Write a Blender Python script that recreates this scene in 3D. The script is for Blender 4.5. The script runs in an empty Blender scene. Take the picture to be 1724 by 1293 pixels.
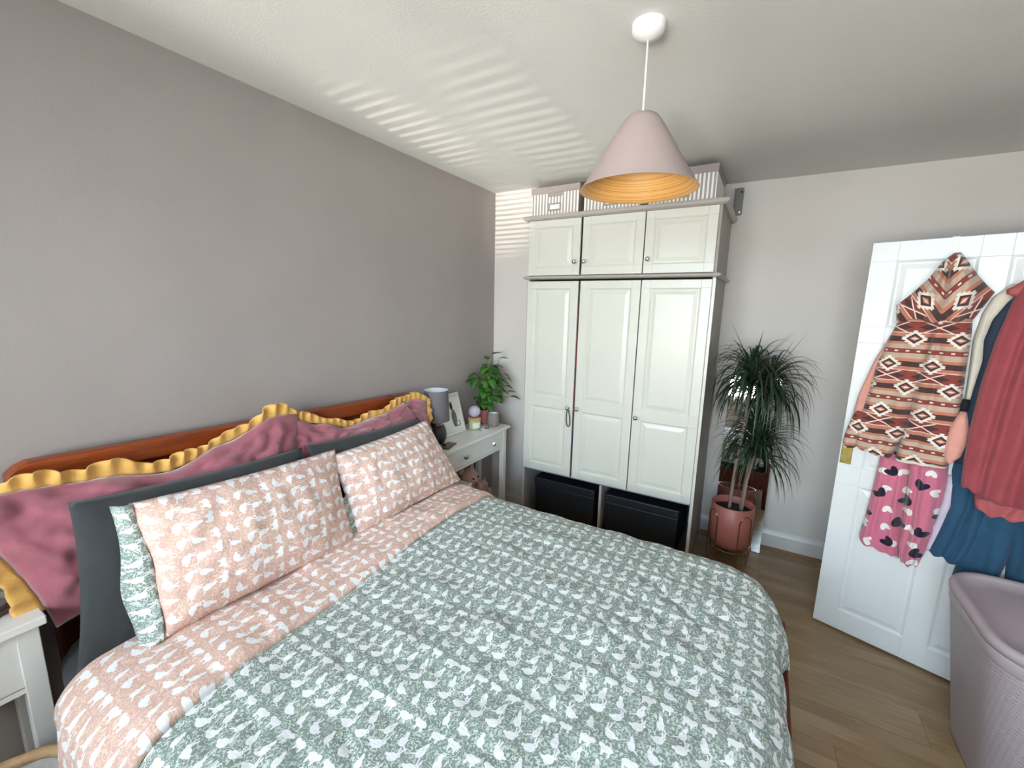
import bpy, bmesh, math, random
from mathutils import Vector, Matrix, noise
random.seed(7)
SC = bpy.context.scene
COL = SC.collection
PI = math.pi

# ------------------------------------------------------------------ camera, world, light, exposure
def make_camera():
    yaw, pitch, roll, fpx = .5304, -.1763, .0217, 719.0
    f = Vector((-math.sin(yaw)*math.cos(pitch), math.cos(yaw)*math.cos(pitch), math.sin(pitch)))
    r = Vector((math.cos(yaw), math.sin(yaw), 0)); u = r.cross(f)
    c, s = math.cos(roll), math.sin(roll)
    X = c*r+s*u; Y = -s*r+c*u
    cd = bpy.data.cameras.new('camera'); cd.sensor_fit = 'HORIZONTAL'; cd.sensor_width = 36
    cd.lens = fpx/1724*36; cd.clip_start = .02; cd.clip_end = 100
    o = bpy.data.objects.new('camera', cd); COL.objects.link(o)
    m = Matrix((( X.x, Y.x, -f.x, 1.796), (X.y, Y.y, -f.y, -.0218), (X.z, Y.z, -f.z, 1.5843), (0, 0, 0, 1)))
    o.matrix_world = m
    SC.camera = o
make_camera()

W = bpy.data.worlds.new('World'); SC.world = W; W.use_nodes = True
bg = W.node_tree.nodes['Background']; bg.inputs[0].default_value = (.80, .90, 1.0, 1); bg.inputs[1].default_value = 4.0

def area(name, loc, rot, sx, sy, power, col):
    l = bpy.data.lights.new(name, 'AREA'); l.shape = 'RECTANGLE'; l.size = sx; l.size_y = sy; l.energy = power; l.color = col
    o = bpy.data.objects.new(name, l); COL.objects.link(o); o.location = loc; o.rotation_euler = rot; return o
# soft daylight just outside the window
area('window_skylight', (1.45, -2.0, 2.35), (PI/2-.42, 0, 0), 3.0, 1.4, 430, (.62, .83, 1.0))
area('window_ground_bounce', (1.45, -2.0, .75), (PI/2+.45, 0, 0), 3.0, 1.3, 600, (1, .945, .81))
# added spots outside stand in for reflected sun, striped by the blind slats
def spot(name, loc, target, energy, size, blend, rad, col):
    l = bpy.data.lights.new(name, 'SPOT'); l.energy = energy; l.spot_size = size; l.spot_blend = blend
    l.shadow_soft_size = rad; l.color = col
    o = bpy.data.objects.new(name, l); COL.objects.link(o); o.location = loc
    o.rotation_euler = (Vector(target)-Vector(loc)).to_track_quat('-Z', 'Y').to_euler()
spot('sun_glint_ceiling', (1.5, -11.85, -3.0), (.24, 1.66, 2.40), 9000, math.radians(2.0), 1.0, .010, (1, .93, .80))
spot('sun_glint_wall', (1.6, -11.25, -.83), (.10, 2.74, 2.22), 6000, math.radians(2.6), 1.0, .010, (1, .93, .80))
spot('sun_glint_middle', (1.45, -11.0, -1.9), (.78, 1.85, 2.40), 5200, math.radians(2.5), 1.0, .016, (1, .95, .86))
spot('corner_fill', (1.5, -9.0, -1.6), (.30, 2.35, 2.30), 23000, math.radians(11), 1.0, .9, (1, .95, .88))  # broad soft spot added to brighten the far ceiling and wall corner

vs = SC.view_settings
vs.view_transform = 'Standard'; vs.look = 'None'; vs.gamma = 1; vs.use_curve_mapping = False; vs.exposure = 0.0
SC.display_settings.display_device = 'sRGB'

# ------------------------------------------------------------------ material helpers
def lin(c):
    return tuple((x/255/12.92 if x/255 <= .04045 else ((x/255+.055)/1.055)**2.4) for x in c)+(1,)

class NT:
    """small wrapper for node trees"""
    def __init__(s, name):
        s.m = bpy.data.materials.new(name); s.m.use_nodes = True; s.t = s.m.node_tree; s.n = s.t.nodes
        s.b = s.n['Principled BSDF']; s.out = s.n['Material Output']
    def new(s, kind, **kw):
        x = s.n.new(kind)
        for k, v in kw.items(): setattr(x, k, v)
        return x
    def put(s, sock, v):
        if isinstance(v, bpy.types.NodeSocket): s.t.links.new(v, sock)
        else: sock.default_value = v
    def math(s, op, a, b=0.0, c=None):
        x = s.new('ShaderNodeMath', operation=op); s.put(x.inputs[0], a); s.put(x.inputs[1], b)
        if c is not None: s.put(x.inputs[2], c)
        return x.outputs[0]
    def mix(s, f, a, b):
        x = s.new('ShaderNodeMix', data_type='RGBA'); s.put(x.inputs[0], f); s.put(x.inputs[6], a); s.put(x.inputs[7], b); return x.outputs[2]
    def coord(s, k='Object'):
        return s.new('ShaderNodeTexCoord').outputs[k]
    def mapping(s, v, loc=(0,0,0), rot=(0,0,0), scale=(1,1,1), kind='POINT'):
        x = s.new('ShaderNodeMapping', vector_type=kind); s.put(x.inputs[0], v)
        x.inputs[1].default_value = loc; x.inputs[2].default_value = rot; x.inputs[3].default_value = scale
        return x.outputs[0]
    def noise(s, v, scale, detail=2, rough=.5):
        x = s.new('ShaderNodeTexNoise'); s.put(x.inputs['Vector'], v); x.inputs['Scale'].default_value = scale
        x.inputs['Detail'].default_value = detail; x.inputs['Roughness'].default_value = rough; return x.outputs[0]
    def ramp(s, f, stops, interp='LINEAR'):
        x = s.new('ShaderNodeValToRGB'); s.put(x.inputs[0], f); r = x.color_ramp; r.interpolation = interp
        while len(r.elements) < len(stops): r.elements.new(.5)
        for e, (p, c) in zip(r.elements, stops): e.position = p; e.color = c
        return x.outputs[0]
    def bump(s, h, strength=.2, dist=.01):
        x = s.new('ShaderNodeBump'); s.put(x.inputs['Height'], h); x.inputs['Strength'].default_value = strength
        x.inputs['Distance'].default_value = dist; s.t.links.new(x.outputs[0], s.b.inputs['Normal'])
    def sep(s, v):
        x = s.new('ShaderNodeSeparateXYZ'); s.put(x.inputs[0], v); return x.outputs
    def comb(s, a, b, c=0.0):
        x = s.new('ShaderNodeCombineXYZ'); s.put(x.inputs[0], a); s.put(x.inputs[1], b); s.put(x.inputs[2], c); return x.outputs[0]
    def ellipse(s, v, cx, cy, a, b, ang=0):
        p = s.mapping(v, (cx, cy, 0), (0, 0, ang), (a, b, 1), 'TEXTURE')
        x = s.new('ShaderNodeVectorMath', operation='LENGTH'); s.put(x.inputs[0], p); return x.outputs['Value']

def plain(name, col, rough=.6, var=.06, nscale=8, metal=0, bump=0, bscale=200, spec=.5, sheen=0, stretch=(1,1,1)):
    n = NT(name); v = n.coord()
    if stretch != (1,1,1): v = n.mapping(v, scale=stretch)
    f = n.noise(v, nscale, 3)
    c = lin(col)
    lo = tuple(x*(1-var) for x in c[:3])+(1,); hi = tuple(min(1, x*(1+var)) for x in c[:3])+(1,)
    n.put(n.b.inputs['Base Color'], n.ramp(f, [(.3, lo), (.7, hi)]))
    n.b.inputs['Roughness'].default_value = rough; n.b.inputs['Metallic'].default_value = metal
    n.b.inputs['Specular IOR Level'].default_value = spec
    if sheen: n.b.inputs['Sheen Weight'].default_value = sheen
    if bump: n.bump(n.noise(v, bscale, 3), bump, .004)
    return n.m

def glass(name, tint=(1,1,1,1), amount=.12, rough=.0):
    n = NT(name); tr = n.new('ShaderNodeBsdfTransparent'); tr.inputs[0].default_value = tint
    gl = n.new('ShaderNodeBsdfGlossy'); gl.inputs['Roughness'].default_value = rough
    mx = n.new('ShaderNodeMixShader'); fr = n.new('ShaderNodeFresnel'); fr.inputs[0].default_value = 1.45
    n.put(mx.inputs[0], n.math('ADD', fr.outputs[0], amount*.3)); n.t.links.new(tr.outputs[0], mx.inputs[1]); n.t.links.new(gl.outputs[0], mx.inputs[2])
    n.t.links.new(mx.outputs[0], n.out.inputs[0]); return n.m

M = {}
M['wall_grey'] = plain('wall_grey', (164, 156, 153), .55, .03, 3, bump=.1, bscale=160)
M['wall_white'] = plain('wall_white', (214, 207, 202), .6, .02, 3, bump=.08, bscale=160)
M['ceiling'] = plain('ceiling_paint', (222, 222, 218), .7, .02, 2, bump=.15, bscale=120)
M['skirting'] = plain('skirting_gloss', (222, 220, 218), .35, .02, 5)
M['white_door'] = plain('door_gloss', (238, 240, 240), .32, .02, 6, bump=.06, bscale=60)
M['cream'] = plain('wardrobe_paint', (219, 218, 208), .32, .02, 4, bump=.05, bscale=70)
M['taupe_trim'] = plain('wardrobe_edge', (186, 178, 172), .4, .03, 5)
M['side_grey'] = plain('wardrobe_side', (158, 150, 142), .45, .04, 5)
M['white_furn'] = plain('white_furniture', (236, 236, 234), .3, .02, 6)
M['chrome'] = plain('chrome', (225, 220, 220), .12, .02, 30, metal=1)
M['black'] = plain('black_plastic', (24, 27, 33), .5, .1, 20)
M['charcoal'] = plain('charcoal_cotton', (48, 52, 54), .85, .08, 30, bump=.3, bscale=500, sheen=.15)
M['velvet'] = plain('pink_velvet', (152, 84, 98), .8, .16, 14, bump=.2, bscale=60, sheen=.6)
M['mustard'] = plain('mustard_cotton', (222, 172, 92), .8, .08, 30, bump=.25, bscale=400, sheen=.2)
M['white_plastic'] = plain('white_plastic', (238, 238, 236), .35, .02, 8)
M['shade'] = plain('pink_grey_shade', (166, 149, 145), .6, .03, 10)
M['copper'] = plain('copper_wire', (205, 150, 120), .22, .05, 30, metal=1)
M['terracotta'] = plain('pink_pot', (178, 106, 96), .45, .05, 10)
M['soil'] = plain('soil', (34, 28, 26), .95, .4, 90, bump=.8, bscale=120)
M['cane'] = plain('cane_bark', (146, 128, 112), .85, .2, 30, bump=.5, bscale=120, stretch=(1,1,.3))
M['leaf_dark'] = plain('dracaena_leaf', (44, 62, 42), .45, .3, 14)
M['leaf'] = plain('pothos_leaf', (62, 112, 42), .4, .25, 30)
M['stem'] = plain('green_stem', (110, 140, 70), .5, .15, 30)
M['lamp_grey'] = plain('grey_lampshade', (112, 108, 112), .8, .05, 30, bump=.2, bscale=500)
M['lamp_in'] = plain('lampshade_lining', (225, 228, 235), .7, .02, 10)
M['lamp_base'] = plain('dark_ceramic', (44, 50, 56), .28, .1, 10)
M['mug'] = plain('taupe_mug', (140, 128, 122), .6, .12, 90)
M['candle_wax'] = plain('green_candle', (190, 200, 150), .35, .05, 20)
M['wood_lid'] = plain('wood_lid', (205, 165, 115), .5, .1, 30, stretch=(1,6,1))
M['pot_pink'] = plain('small_pink_pot', (205, 130, 125), .5, .05, 20)
M['paper'] = plain('white_paper', (238, 240, 235), .7, .01, 10)
M['plush_pink'] = plain('pink_plush', (205, 165, 150), .95, .12, 60, bump=.8, bscale=300, sheen=.4)
M['dark'] = plain('near_black', (18, 18, 22), .5, .1, 20)
M['tan'] = plain('tan_rope', (178, 146, 112), .85, .15, 40, bump=.6, bscale=150)
M['teal_cloth'] = plain('teal_fabric', (18, 78, 74), .85, .15, 30, bump=.3, bscale=200)
M['hamper'] = plain('mauve_plastic', (182, 168, 172), .4, .03, 10)
M['salmon'] = plain('salmon_fleece', (224, 160, 144), .95, .06, 40, bump=.4, bscale=250, sheen=.3)
M['cream_cloth'] = plain('cream_fabric', (226, 216, 200), .85, .06, 25, bump=.2, bscale=200)
M['navy'] = plain('navy_cotton', (46, 58, 78), .85, .1, 25, bump=.3, bscale=300)
M['teal_blue'] = plain('petrol_blue_cotton', (36, 78, 108), .85, .1, 14, bump=.3, bscale=300, sheen=.1)
M['rose'] = plain('rose_red_cotton', (158, 68, 76), .85, .08, 20, bump=.3, bscale=300, sheen=.15)
M['rose_light'] = plain('faded_rose_cotton', (180, 92, 94), .85, .08, 20)
M['lilac'] = plain('lilac_fleece', (205, 192, 208), .95, .06, 40, sheen=.3)
M['black_cloth'] = plain('black_cotton', (22, 20, 32), .85, .1, 20)
M['brass'] = plain('aged_brass', (176, 158, 92), .35, .15, 40, metal=.9)
M['bracket'] = plain('grey_metal', (126, 122, 114), .45, .05, 20, metal=.3)
M['slat'] = plain('blind_slat', (236, 234, 228), .4, .02, 10)
M['notebook'] = plain('grey_card', (120, 112, 112), .6, .1, 40)
M['notebook2'] = plain('brown_card', (96, 76, 72), .6, .1, 40)
M['fur_grey'] = plain('grey_slipper', (170, 166, 165), .95, .1, 40, bump=.6, bscale=200)
M['glass_ball'] = plain('opal_glass', (196, 190, 206), .12, .03, 10)
M['pane'] = glass('window_glass')
M['bulb'] = glass('bulb_glass', (.95, .95, 1, 1), .5)
M['cork'] = plain('silver_band', (150, 120, 112), .25, .05, 10, metal=.8)

# mirror
n = NT('mirror_glass'); n.b.inputs['Metallic'].default_value = 1; n.b.inputs['Roughness'].default_value = .02
n.put(n.b.inputs['Base Color'], n.ramp(n.noise(n.coord(), 2), [(0, (.80, .84, .84, 1)), (1, (.86, .89, .89, 1))])); M['mirror'] = n.m

# pine / red stained wood
def wood(name, dark, light, axis_scale, rough=.35):
    n = NT(name); v = n.mapping(n.coord(), scale=axis_scale)
    a = n.noise(v, 5, 6, .6)
    b = n.noise(n.mapping(v, scale=(3, 3, 3)), 9, 4, .6)
    f = n.math('ADD', n.math('MULTIPLY', a, .65), n.math('MULTIPLY', b, .35))
    n.put(n.b.inputs['Base Color'], n.ramp(f, [(.32, lin(dark)), (.68, lin(light))]))
    n.b.inputs['Roughness'].default_value = rough; n.bump(f, .12, .003); return n.m
M['red_pine'] = wood('red_stained_pine', (104, 42, 16), (168, 78, 30), (9, .7, 9), .35)
M['red_pine_dark'] = wood('dark_red_wood', (70, 22, 18), (112, 44, 30), (9, .7, 9), .35)
M['scotia'] = wood('oak_beading', (120, 86, 56), (158, 118, 80), (.8, 9, 9), .5)

# laminate plank: grain along x, tint per plank
n = NT('laminate_oak')
oi = n.new('ShaderNodeObjectInfo')
v = n.coord(); off = n.new('ShaderNodeVectorMath', operation='ADD'); n.put(off.inputs[0], v); n.put(off.inputs[1], n.comb(n.math('MULTIPLY', oi.outputs['Random'], 37.0), n.math('MULTIPLY', oi.outputs['Random'], 11.0)))
vv = off.outputs[0]
g = n.noise(n.mapping(vv, scale=(1.6, 22, 1)), 4, 6, .62)
strip = n.noise(n.mapping(n.comb(n.math('MULTIPLY', n.sep(vv)[0], 2.2), n.math('FLOOR', n.math('MULTIPLY', n.sep(vv)[1], 15.8))), scale=(1, 7.3, 1)), 1.2, 0)
f = n.math('ADD', n.math('MULTIPLY', g, .5), n.math('MULTIPLY', strip, .5))
c0 = n.ramp(f, [(.36, lin((142, 116, 82))), (.5, lin((160, 134, 98))), (.64, lin((174, 150, 114)))])
n.put(n.b.inputs['Base Color'], n.mix(n.math('MULTIPLY', oi.outputs['Random'], .22), c0, lin((136, 104, 70))))
n.b.inputs['Roughness'].default_value = .28; n.bump(g, .05, .002); M['plank'] = n.m

# bamboo rings inside the pendant shade
n = NT('bamboo_rings'); z = n.sep(n.coord())
rings = n.noise(n.comb(0.0, n.math('MULTIPLY', n.new('ShaderNodeTexGradient').outputs[1], 0.0), n.math('MULTIPLY', z[2], 1.0)), 330, 3, .7)
n.put(n.b.inputs['Base Color'], n.ramp(rings, [(.32, lin((156, 92, 34))), (.5, lin((230, 174, 100))), (.7, lin((252, 216, 150)))]))
n.b.inputs['Roughness'].default_value = .35; n.bump(rings, .5, .004); M['bamboo'] = n.m

# printed bedding: rows of small white animals over leafy scribbles
def animal_print(name, base, scrib, scrib2, animal, contrast=.55):
    n = NT(name); uv = n.sep(n.coord('UV')); u, v = uv[0], uv[1]
    CW, CH = .096, .172
    wob = n.noise(n.comb(u, v), 3, 1)
    p = n.math('MULTIPLY', n.math('FRACT', n.math('DIVIDE', n.math('ADD', u, 10.0), CW)), CW)
    q = n.math('MULTIPLY', n.math('FRACT', n.math('DIVIDE', n.math('ADD', v, 10.0), CH)), CH)
    w = n.comb(p, q)
    shapes = []
    def E(cx, cy, a, b, ang=0): shapes.append(n.ellipse(w, cx, cy, a, b, ang))
    def rabbit(x, y, s=1, f=1):
        E(x, y, .0135*s, .0105*s, .3*f); E(x+.010*s*f, y+.010*s, .0065*s, .0055*s)
        E(x+.006*s*f, y+.0205*s, .0019*s, .009*s, .25*f); E(x+.012*s*f, y+.0195*s, .0019*s, .009*s, -.15*f)
        E(x-.0155*s*f, y-.001*s, .004*s, .004*s)
    def fox(x, y, s=1, f=1):
        E(x, y-.004*s, .0085*s, .012*s, -.2*f); E(x+.002*s*f, y+.009*s, .0045*s, .010*s, -.3*f)
        E(x-.011*s*f, y-.013*s, .009*s, .0018*s, .5*f)
    def bear(x, y, s=1, f=1):
        E(x, y, .0145*s, .0085*s, -.12*f); E(x+.0135*s*f, y+.004*s, .0072*s, .006*s)
        E(x-.009*s, y-.009*s, .0028*s, .008*s); E(x+.007*s, y-.009*s, .0028*s, .008*s)
    rabbit(.022, .020); rabbit(.070, .018, .9, 1)
    fox(.020, .062, 1.05); fox(.067, .060, 1.05, -1)
    bear(.026, .103, 1, 1); bear(.074, .106, .95, -1)
    fox(.022, .146, .95, -1); rabbit(.070, .142, .95, -1)
    cur = shapes[0]
    for s_ in shapes[1:]: cur = n.math('MINIMUM', cur, s_)
    mask = n.math('LESS_THAN', cur, 1.0)
    eye = n.math('LESS_THAN', n.math('MINIMUM', n.math('MINIMUM', n.ellipse(w, .031, .031, .0012, .0014), n.ellipse(w, .080, .028, .0012, .0014)),
                 n.math('MINIMUM', n.ellipse(w, .021, .066, .0011, .003), n.ellipse(w, .061, .064, .0011, .003))), 1.0)
    # leafy scribbles
    vo = n.new('ShaderNodeTexVoronoi', feature='DISTANCE_TO_EDGE'); n.put(vo.inputs['Vector'], n.comb(n.math('ADD', u, n.math('MULTIPLY', wob, .02)), n.math('MULTIPLY', v, .6))); vo.inputs['Scale'].default_value = 105
    dotm = n.math('GREATER_THAN', vo.outputs['Distance'], .22)
    wv = n.new('ShaderNodeTexWave', wave_type='RINGS'); n.put(wv.inputs['Vector'], n.comb(u, v)); wv.inputs['Scale'].default_value = 26; wv.inputs['Distortion'].default_value = 16; wv.inputs['Detail'].default_value = 2; wv.inputs['Detail Scale'].default_value = 2.5
    linem = n.math('GREATER_THAN', wv.outputs['Fac'], .80)
    area_m = n.noise(n.comb(u, v), 24, 2)
    bgm = n.math('MULTIPLY', n.math('MAXIMUM', dotm, linem), n.math('MULTIPLY', n.ramp(area_m, [(.35, (.55,)*3+(1,)), (.6, (1,)*3+(1,))]), contrast))
    tint = n.mix(n.noise(n.comb(u, v), 11, 1), lin(scrib), lin(scrib2))
    c = n.mix(bgm, lin(base), tint)
    c = n.mix(mask, c, lin(animal)); c = n.mix(n.math('MULTIPLY', eye, .6), c, lin(base))
    n.put(n.b.inputs['Base Color'], c); n.b.inputs['Roughness'].default_value = .9; n.b.inputs['Specular IOR Level'].default_value = .2
    crease = n.noise(n.comb(n.math('MULTIPLY', u, 1.0), n.math('MULTIPLY', v, 2.2)), 9, 4, .6)
    weave = n.noise(n.comb(u, v), 700, 2)
    n.bump(n.math('ADD', n.math('MULTIPLY', crease, 1.0), n.math('MULTIPLY', weave, .08)), .28, .02)
    return n.m
M['print_green'] = animal_print('green_animal_print', (134, 147, 140), (216, 224, 218), (198, 210, 202), (236, 236, 238), 1.0)
M['print_pink'] = animal_print('pink_animal_print', (216, 178, 166), (236, 208, 180), (238, 214, 208), (246, 244, 246), .95)

# woven blanket-stripe pattern of the hooded coat
n = NT('southwest_stripe_fleece'); xyz = n.sep(n.coord('UV')); u, v = xyz[0], xyz[1]
PER = .205
t = n.math('FRACT', n.math('ADD', n.math('DIVIDE', v, PER), 10.0))
red, beige, sal, dk, wh = (146, 66, 56), (206, 180, 158), (206, 130, 104), (74, 52, 50), (238, 226, 214)
base = n.ramp(t, [(0, lin(red)), (.08, lin(beige)), (.17, lin(sal)), (.22, lin(dk)), (.33, lin(sal)), (.40, lin(wh)), (.415, lin(red)), (.63, lin(wh)), (.645, lin(sal)), (.71, lin(dk)), (.82, lin(sal)), (.88, lin(beige)), (.985, lin(red))], 'CONSTANT')
grad = n.noise(n.comb(n.math('MULTIPLY', u, 3.0), n.math('MULTIPLY', v, 160.0)), 1, 2)
base = n.mix(n.math('MULTIPLY', grad, .25), base, lin(dk))
def tri(x, per, ph):   # distance to the nearest multiple, metres
    a = n.math('FRACT', n.math('ADD', n.math('DIVIDE', x, per), 10.0+ph)); return n.math('MULTIPLY', n.math('ABSOLUTE', n.math('SUBTRACT', a, .5)), per)
def diamonds(c, centre, ph):
    du = tri(u, .135, ph); dv = n.math('MULTIPLY', n.math('ABSOLUTE', n.math('SUBTRACT', t, centre)), PER)
    saw = n.math('MULTIPLY', n.math('ABSOLUTE', n.math('SUBTRACT', n.math('FRACT', n.math('MULTIPLY', dv, 110.0)), .5)), .016)
    r = n.math('ADD', n.math('ADD', n.math('MULTIPLY', du, .85), dv), saw)
    c = n.mix(n.math('LESS_THAN', r, .039), c, lin(wh)); c = n.mix(n.math('LESS_THAN', n.math('ADD', n.math('MULTIPLY', du, .85), dv), .022), c, lin(dk))
    c = n.mix(n.math('LESS_THAN', n.math('ADD', du, n.math('MULTIPLY', dv, 1.6)), .016), c, lin(sal))
    return n.mix(n.math('LESS_THAN', n.math('ADD', du, n.math('MULTIPLY', dv, 4.0)), .012), c, lin(wh))
du = tri(u, .135, .5); dv = n.math('MULTIPLY', n.math('ABSOLUTE', n.math('SUBTRACT', t, .52)), PER)
lens = n.math('LESS_THAN', n.math('ADD', n.math('MULTIPLY', n.math('ABSOLUTE', n.math('SUBTRACT', du, .034)), .42), dv), .011)
c = n.mix(lens, base, lin(dk))
xl = n.math('MULTIPLY', n.math('LESS_THAN', n.math('ABSOLUTE', n.math('SUBTRACT', n.math('MULTIPLY', du, .5), dv)), .0022), n.math('LESS_THAN', dv, .021))
c = n.mix(xl, c, lin(wh))
c = diamonds(c, .29, 0); c = diamonds(c, .76, .5)
dash = n.math('MULTIPLY', n.math('LESS_THAN', n.math('ABSOLUTE', n.math('SUBTRACT', t, .035)), .014), n.math('LESS_THAN', tri(u, .034, 0), .0055))
c = n.mix(dash, c, lin(wh))
n.put(n.b.inputs['Base Color'], c); n.b.inputs['Roughness'].default_value = .95; n.b.inputs['Sheen Weight'].default_value = .2
n.bump(n.noise(n.coord(), 350, 2), .3, .003); M['aztec'] = n.m

# pink fleece with hearts
n = NT('heart_print_fleece'); uv = n.coord('UV')
def hearts(cell, seed, col, c, size):
    p = n.mapping(uv, (seed*1.37, seed*.91, 0), (0, 0, .35+seed), (1, 1, 1))
    s_ = n.new('ShaderNodeVectorMath', operation='SCALE'); n.put(s_.inputs[0], p); s_.inputs['Scale'].default_value = 1/cell
    fl = n.new('ShaderNodeVectorMath', operation='FLOOR'); n.put(fl.inputs[0], s_.outputs[0])
    fr = n.new('ShaderNodeVectorMath', operation='FRACTION'); n.put(fr.inputs[0], s_.outputs[0])
    wn = n.new('ShaderNodeTexWhiteNoise', noise_dimensions='2D'); n.put(wn.inputs['Vector'], fl.outputs[0])
    rr = n.sep(wn.outputs['Color'])
    xy = n.sep(fr.outputs[0])
    X = n.math('SUBTRACT', xy[0], n.math('ADD', .35, n.math('MULTIPLY', rr[0], .3))); Y = n.math('SUBTRACT', xy[1], n.math('ADD', .35, n.math('MULTIPLY', rr[1], .3)))
    vr = n.new('ShaderNodeVectorRotate', rotation_type='Z_AXIS'); n.put(vr.inputs['Vector'], n.comb(X, Y)); n.put(vr.inputs['Angle'], n.math('MULTIPLY', rr[2], 2.4))
    d = n.math('MINIMUM', n.ellipse(vr.outputs[0], -.075*size, 0, .11*size, .19*size, .55), n.ellipse(vr.outputs[0], .075*size, 0, .11*size, .19*size, -.55))
    return n.mix(n.math('LESS_THAN', d, 1.0), c, lin(col))
c = lin((216, 122, 146))
c = n.mix(n.noise(uv, 12), c, lin((200, 108, 134)))
c = hearts(.082, 1.0, (240, 236, 230), c, 1.05); c = hearts(.104, 4.6, (26, 20, 44), c, 1.1)
n.put(n.b.inputs['Base Color'], c); n.b.inputs['Roughness'].default_value = .95; n.b.inputs['Sheen Weight'].default_value = .3; n.bump(n.noise(n.coord(), 350, 2), .3, .003); M['hearts'] = n.m

# taupe and white striped storage-box paper
n = NT('striped_box_paper'); x = n.sep(n.coord())[0]
st = n.math('LESS_THAN', n.math('FRACT', n.math('ADD', n.math('MULTIPLY', x, 46.0), 10.0)), .5)
n.put(n.b.inputs['Base Color'], n.mix(st, lin((166, 156, 150)), lin((240, 240, 236)))); n.b.inputs['Roughness'].default_value = .7; M['stripes'] = n.m
M['taupe'] = plain('taupe_card', (160, 150, 144), .7, .03, 10)

# woven hamper relief, shade painted into the hollows
n = NT('mauve_weave_plastic'); uv = n.sep(n.coord('UV'))
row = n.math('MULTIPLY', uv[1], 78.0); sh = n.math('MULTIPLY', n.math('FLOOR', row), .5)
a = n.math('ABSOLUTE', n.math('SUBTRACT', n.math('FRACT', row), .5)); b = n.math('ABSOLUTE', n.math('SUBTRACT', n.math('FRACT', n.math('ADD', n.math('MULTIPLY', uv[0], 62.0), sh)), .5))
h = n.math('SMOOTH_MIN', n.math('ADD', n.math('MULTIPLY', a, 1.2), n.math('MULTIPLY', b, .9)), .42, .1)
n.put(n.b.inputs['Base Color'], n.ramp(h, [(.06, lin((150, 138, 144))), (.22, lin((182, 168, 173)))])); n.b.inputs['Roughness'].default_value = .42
n.bump(h, .8, .006); M['hamper_weave'] = n.m

# framed cat print and lamp card are geometry; see below

# ------------------------------------------------------------------ mesh helpers
def tag(o, label=None, cat=None, group=None, kind=None):
    if label: o['label'] = label
    if cat: o['category'] = cat
    if group: o['group'] = group
    if kind: o['kind'] = kind
    return o

def thing(name, label, cat, loc=(0,0,0), rotz=0, group=None):
    o = bpy.data.objects.new(name, None); o.empty_display_size = .05; COL.objects.link(o)
    o.location = loc; o.rotation_euler = (0, 0, rotz); tag(o, label, cat, group); return o

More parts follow.
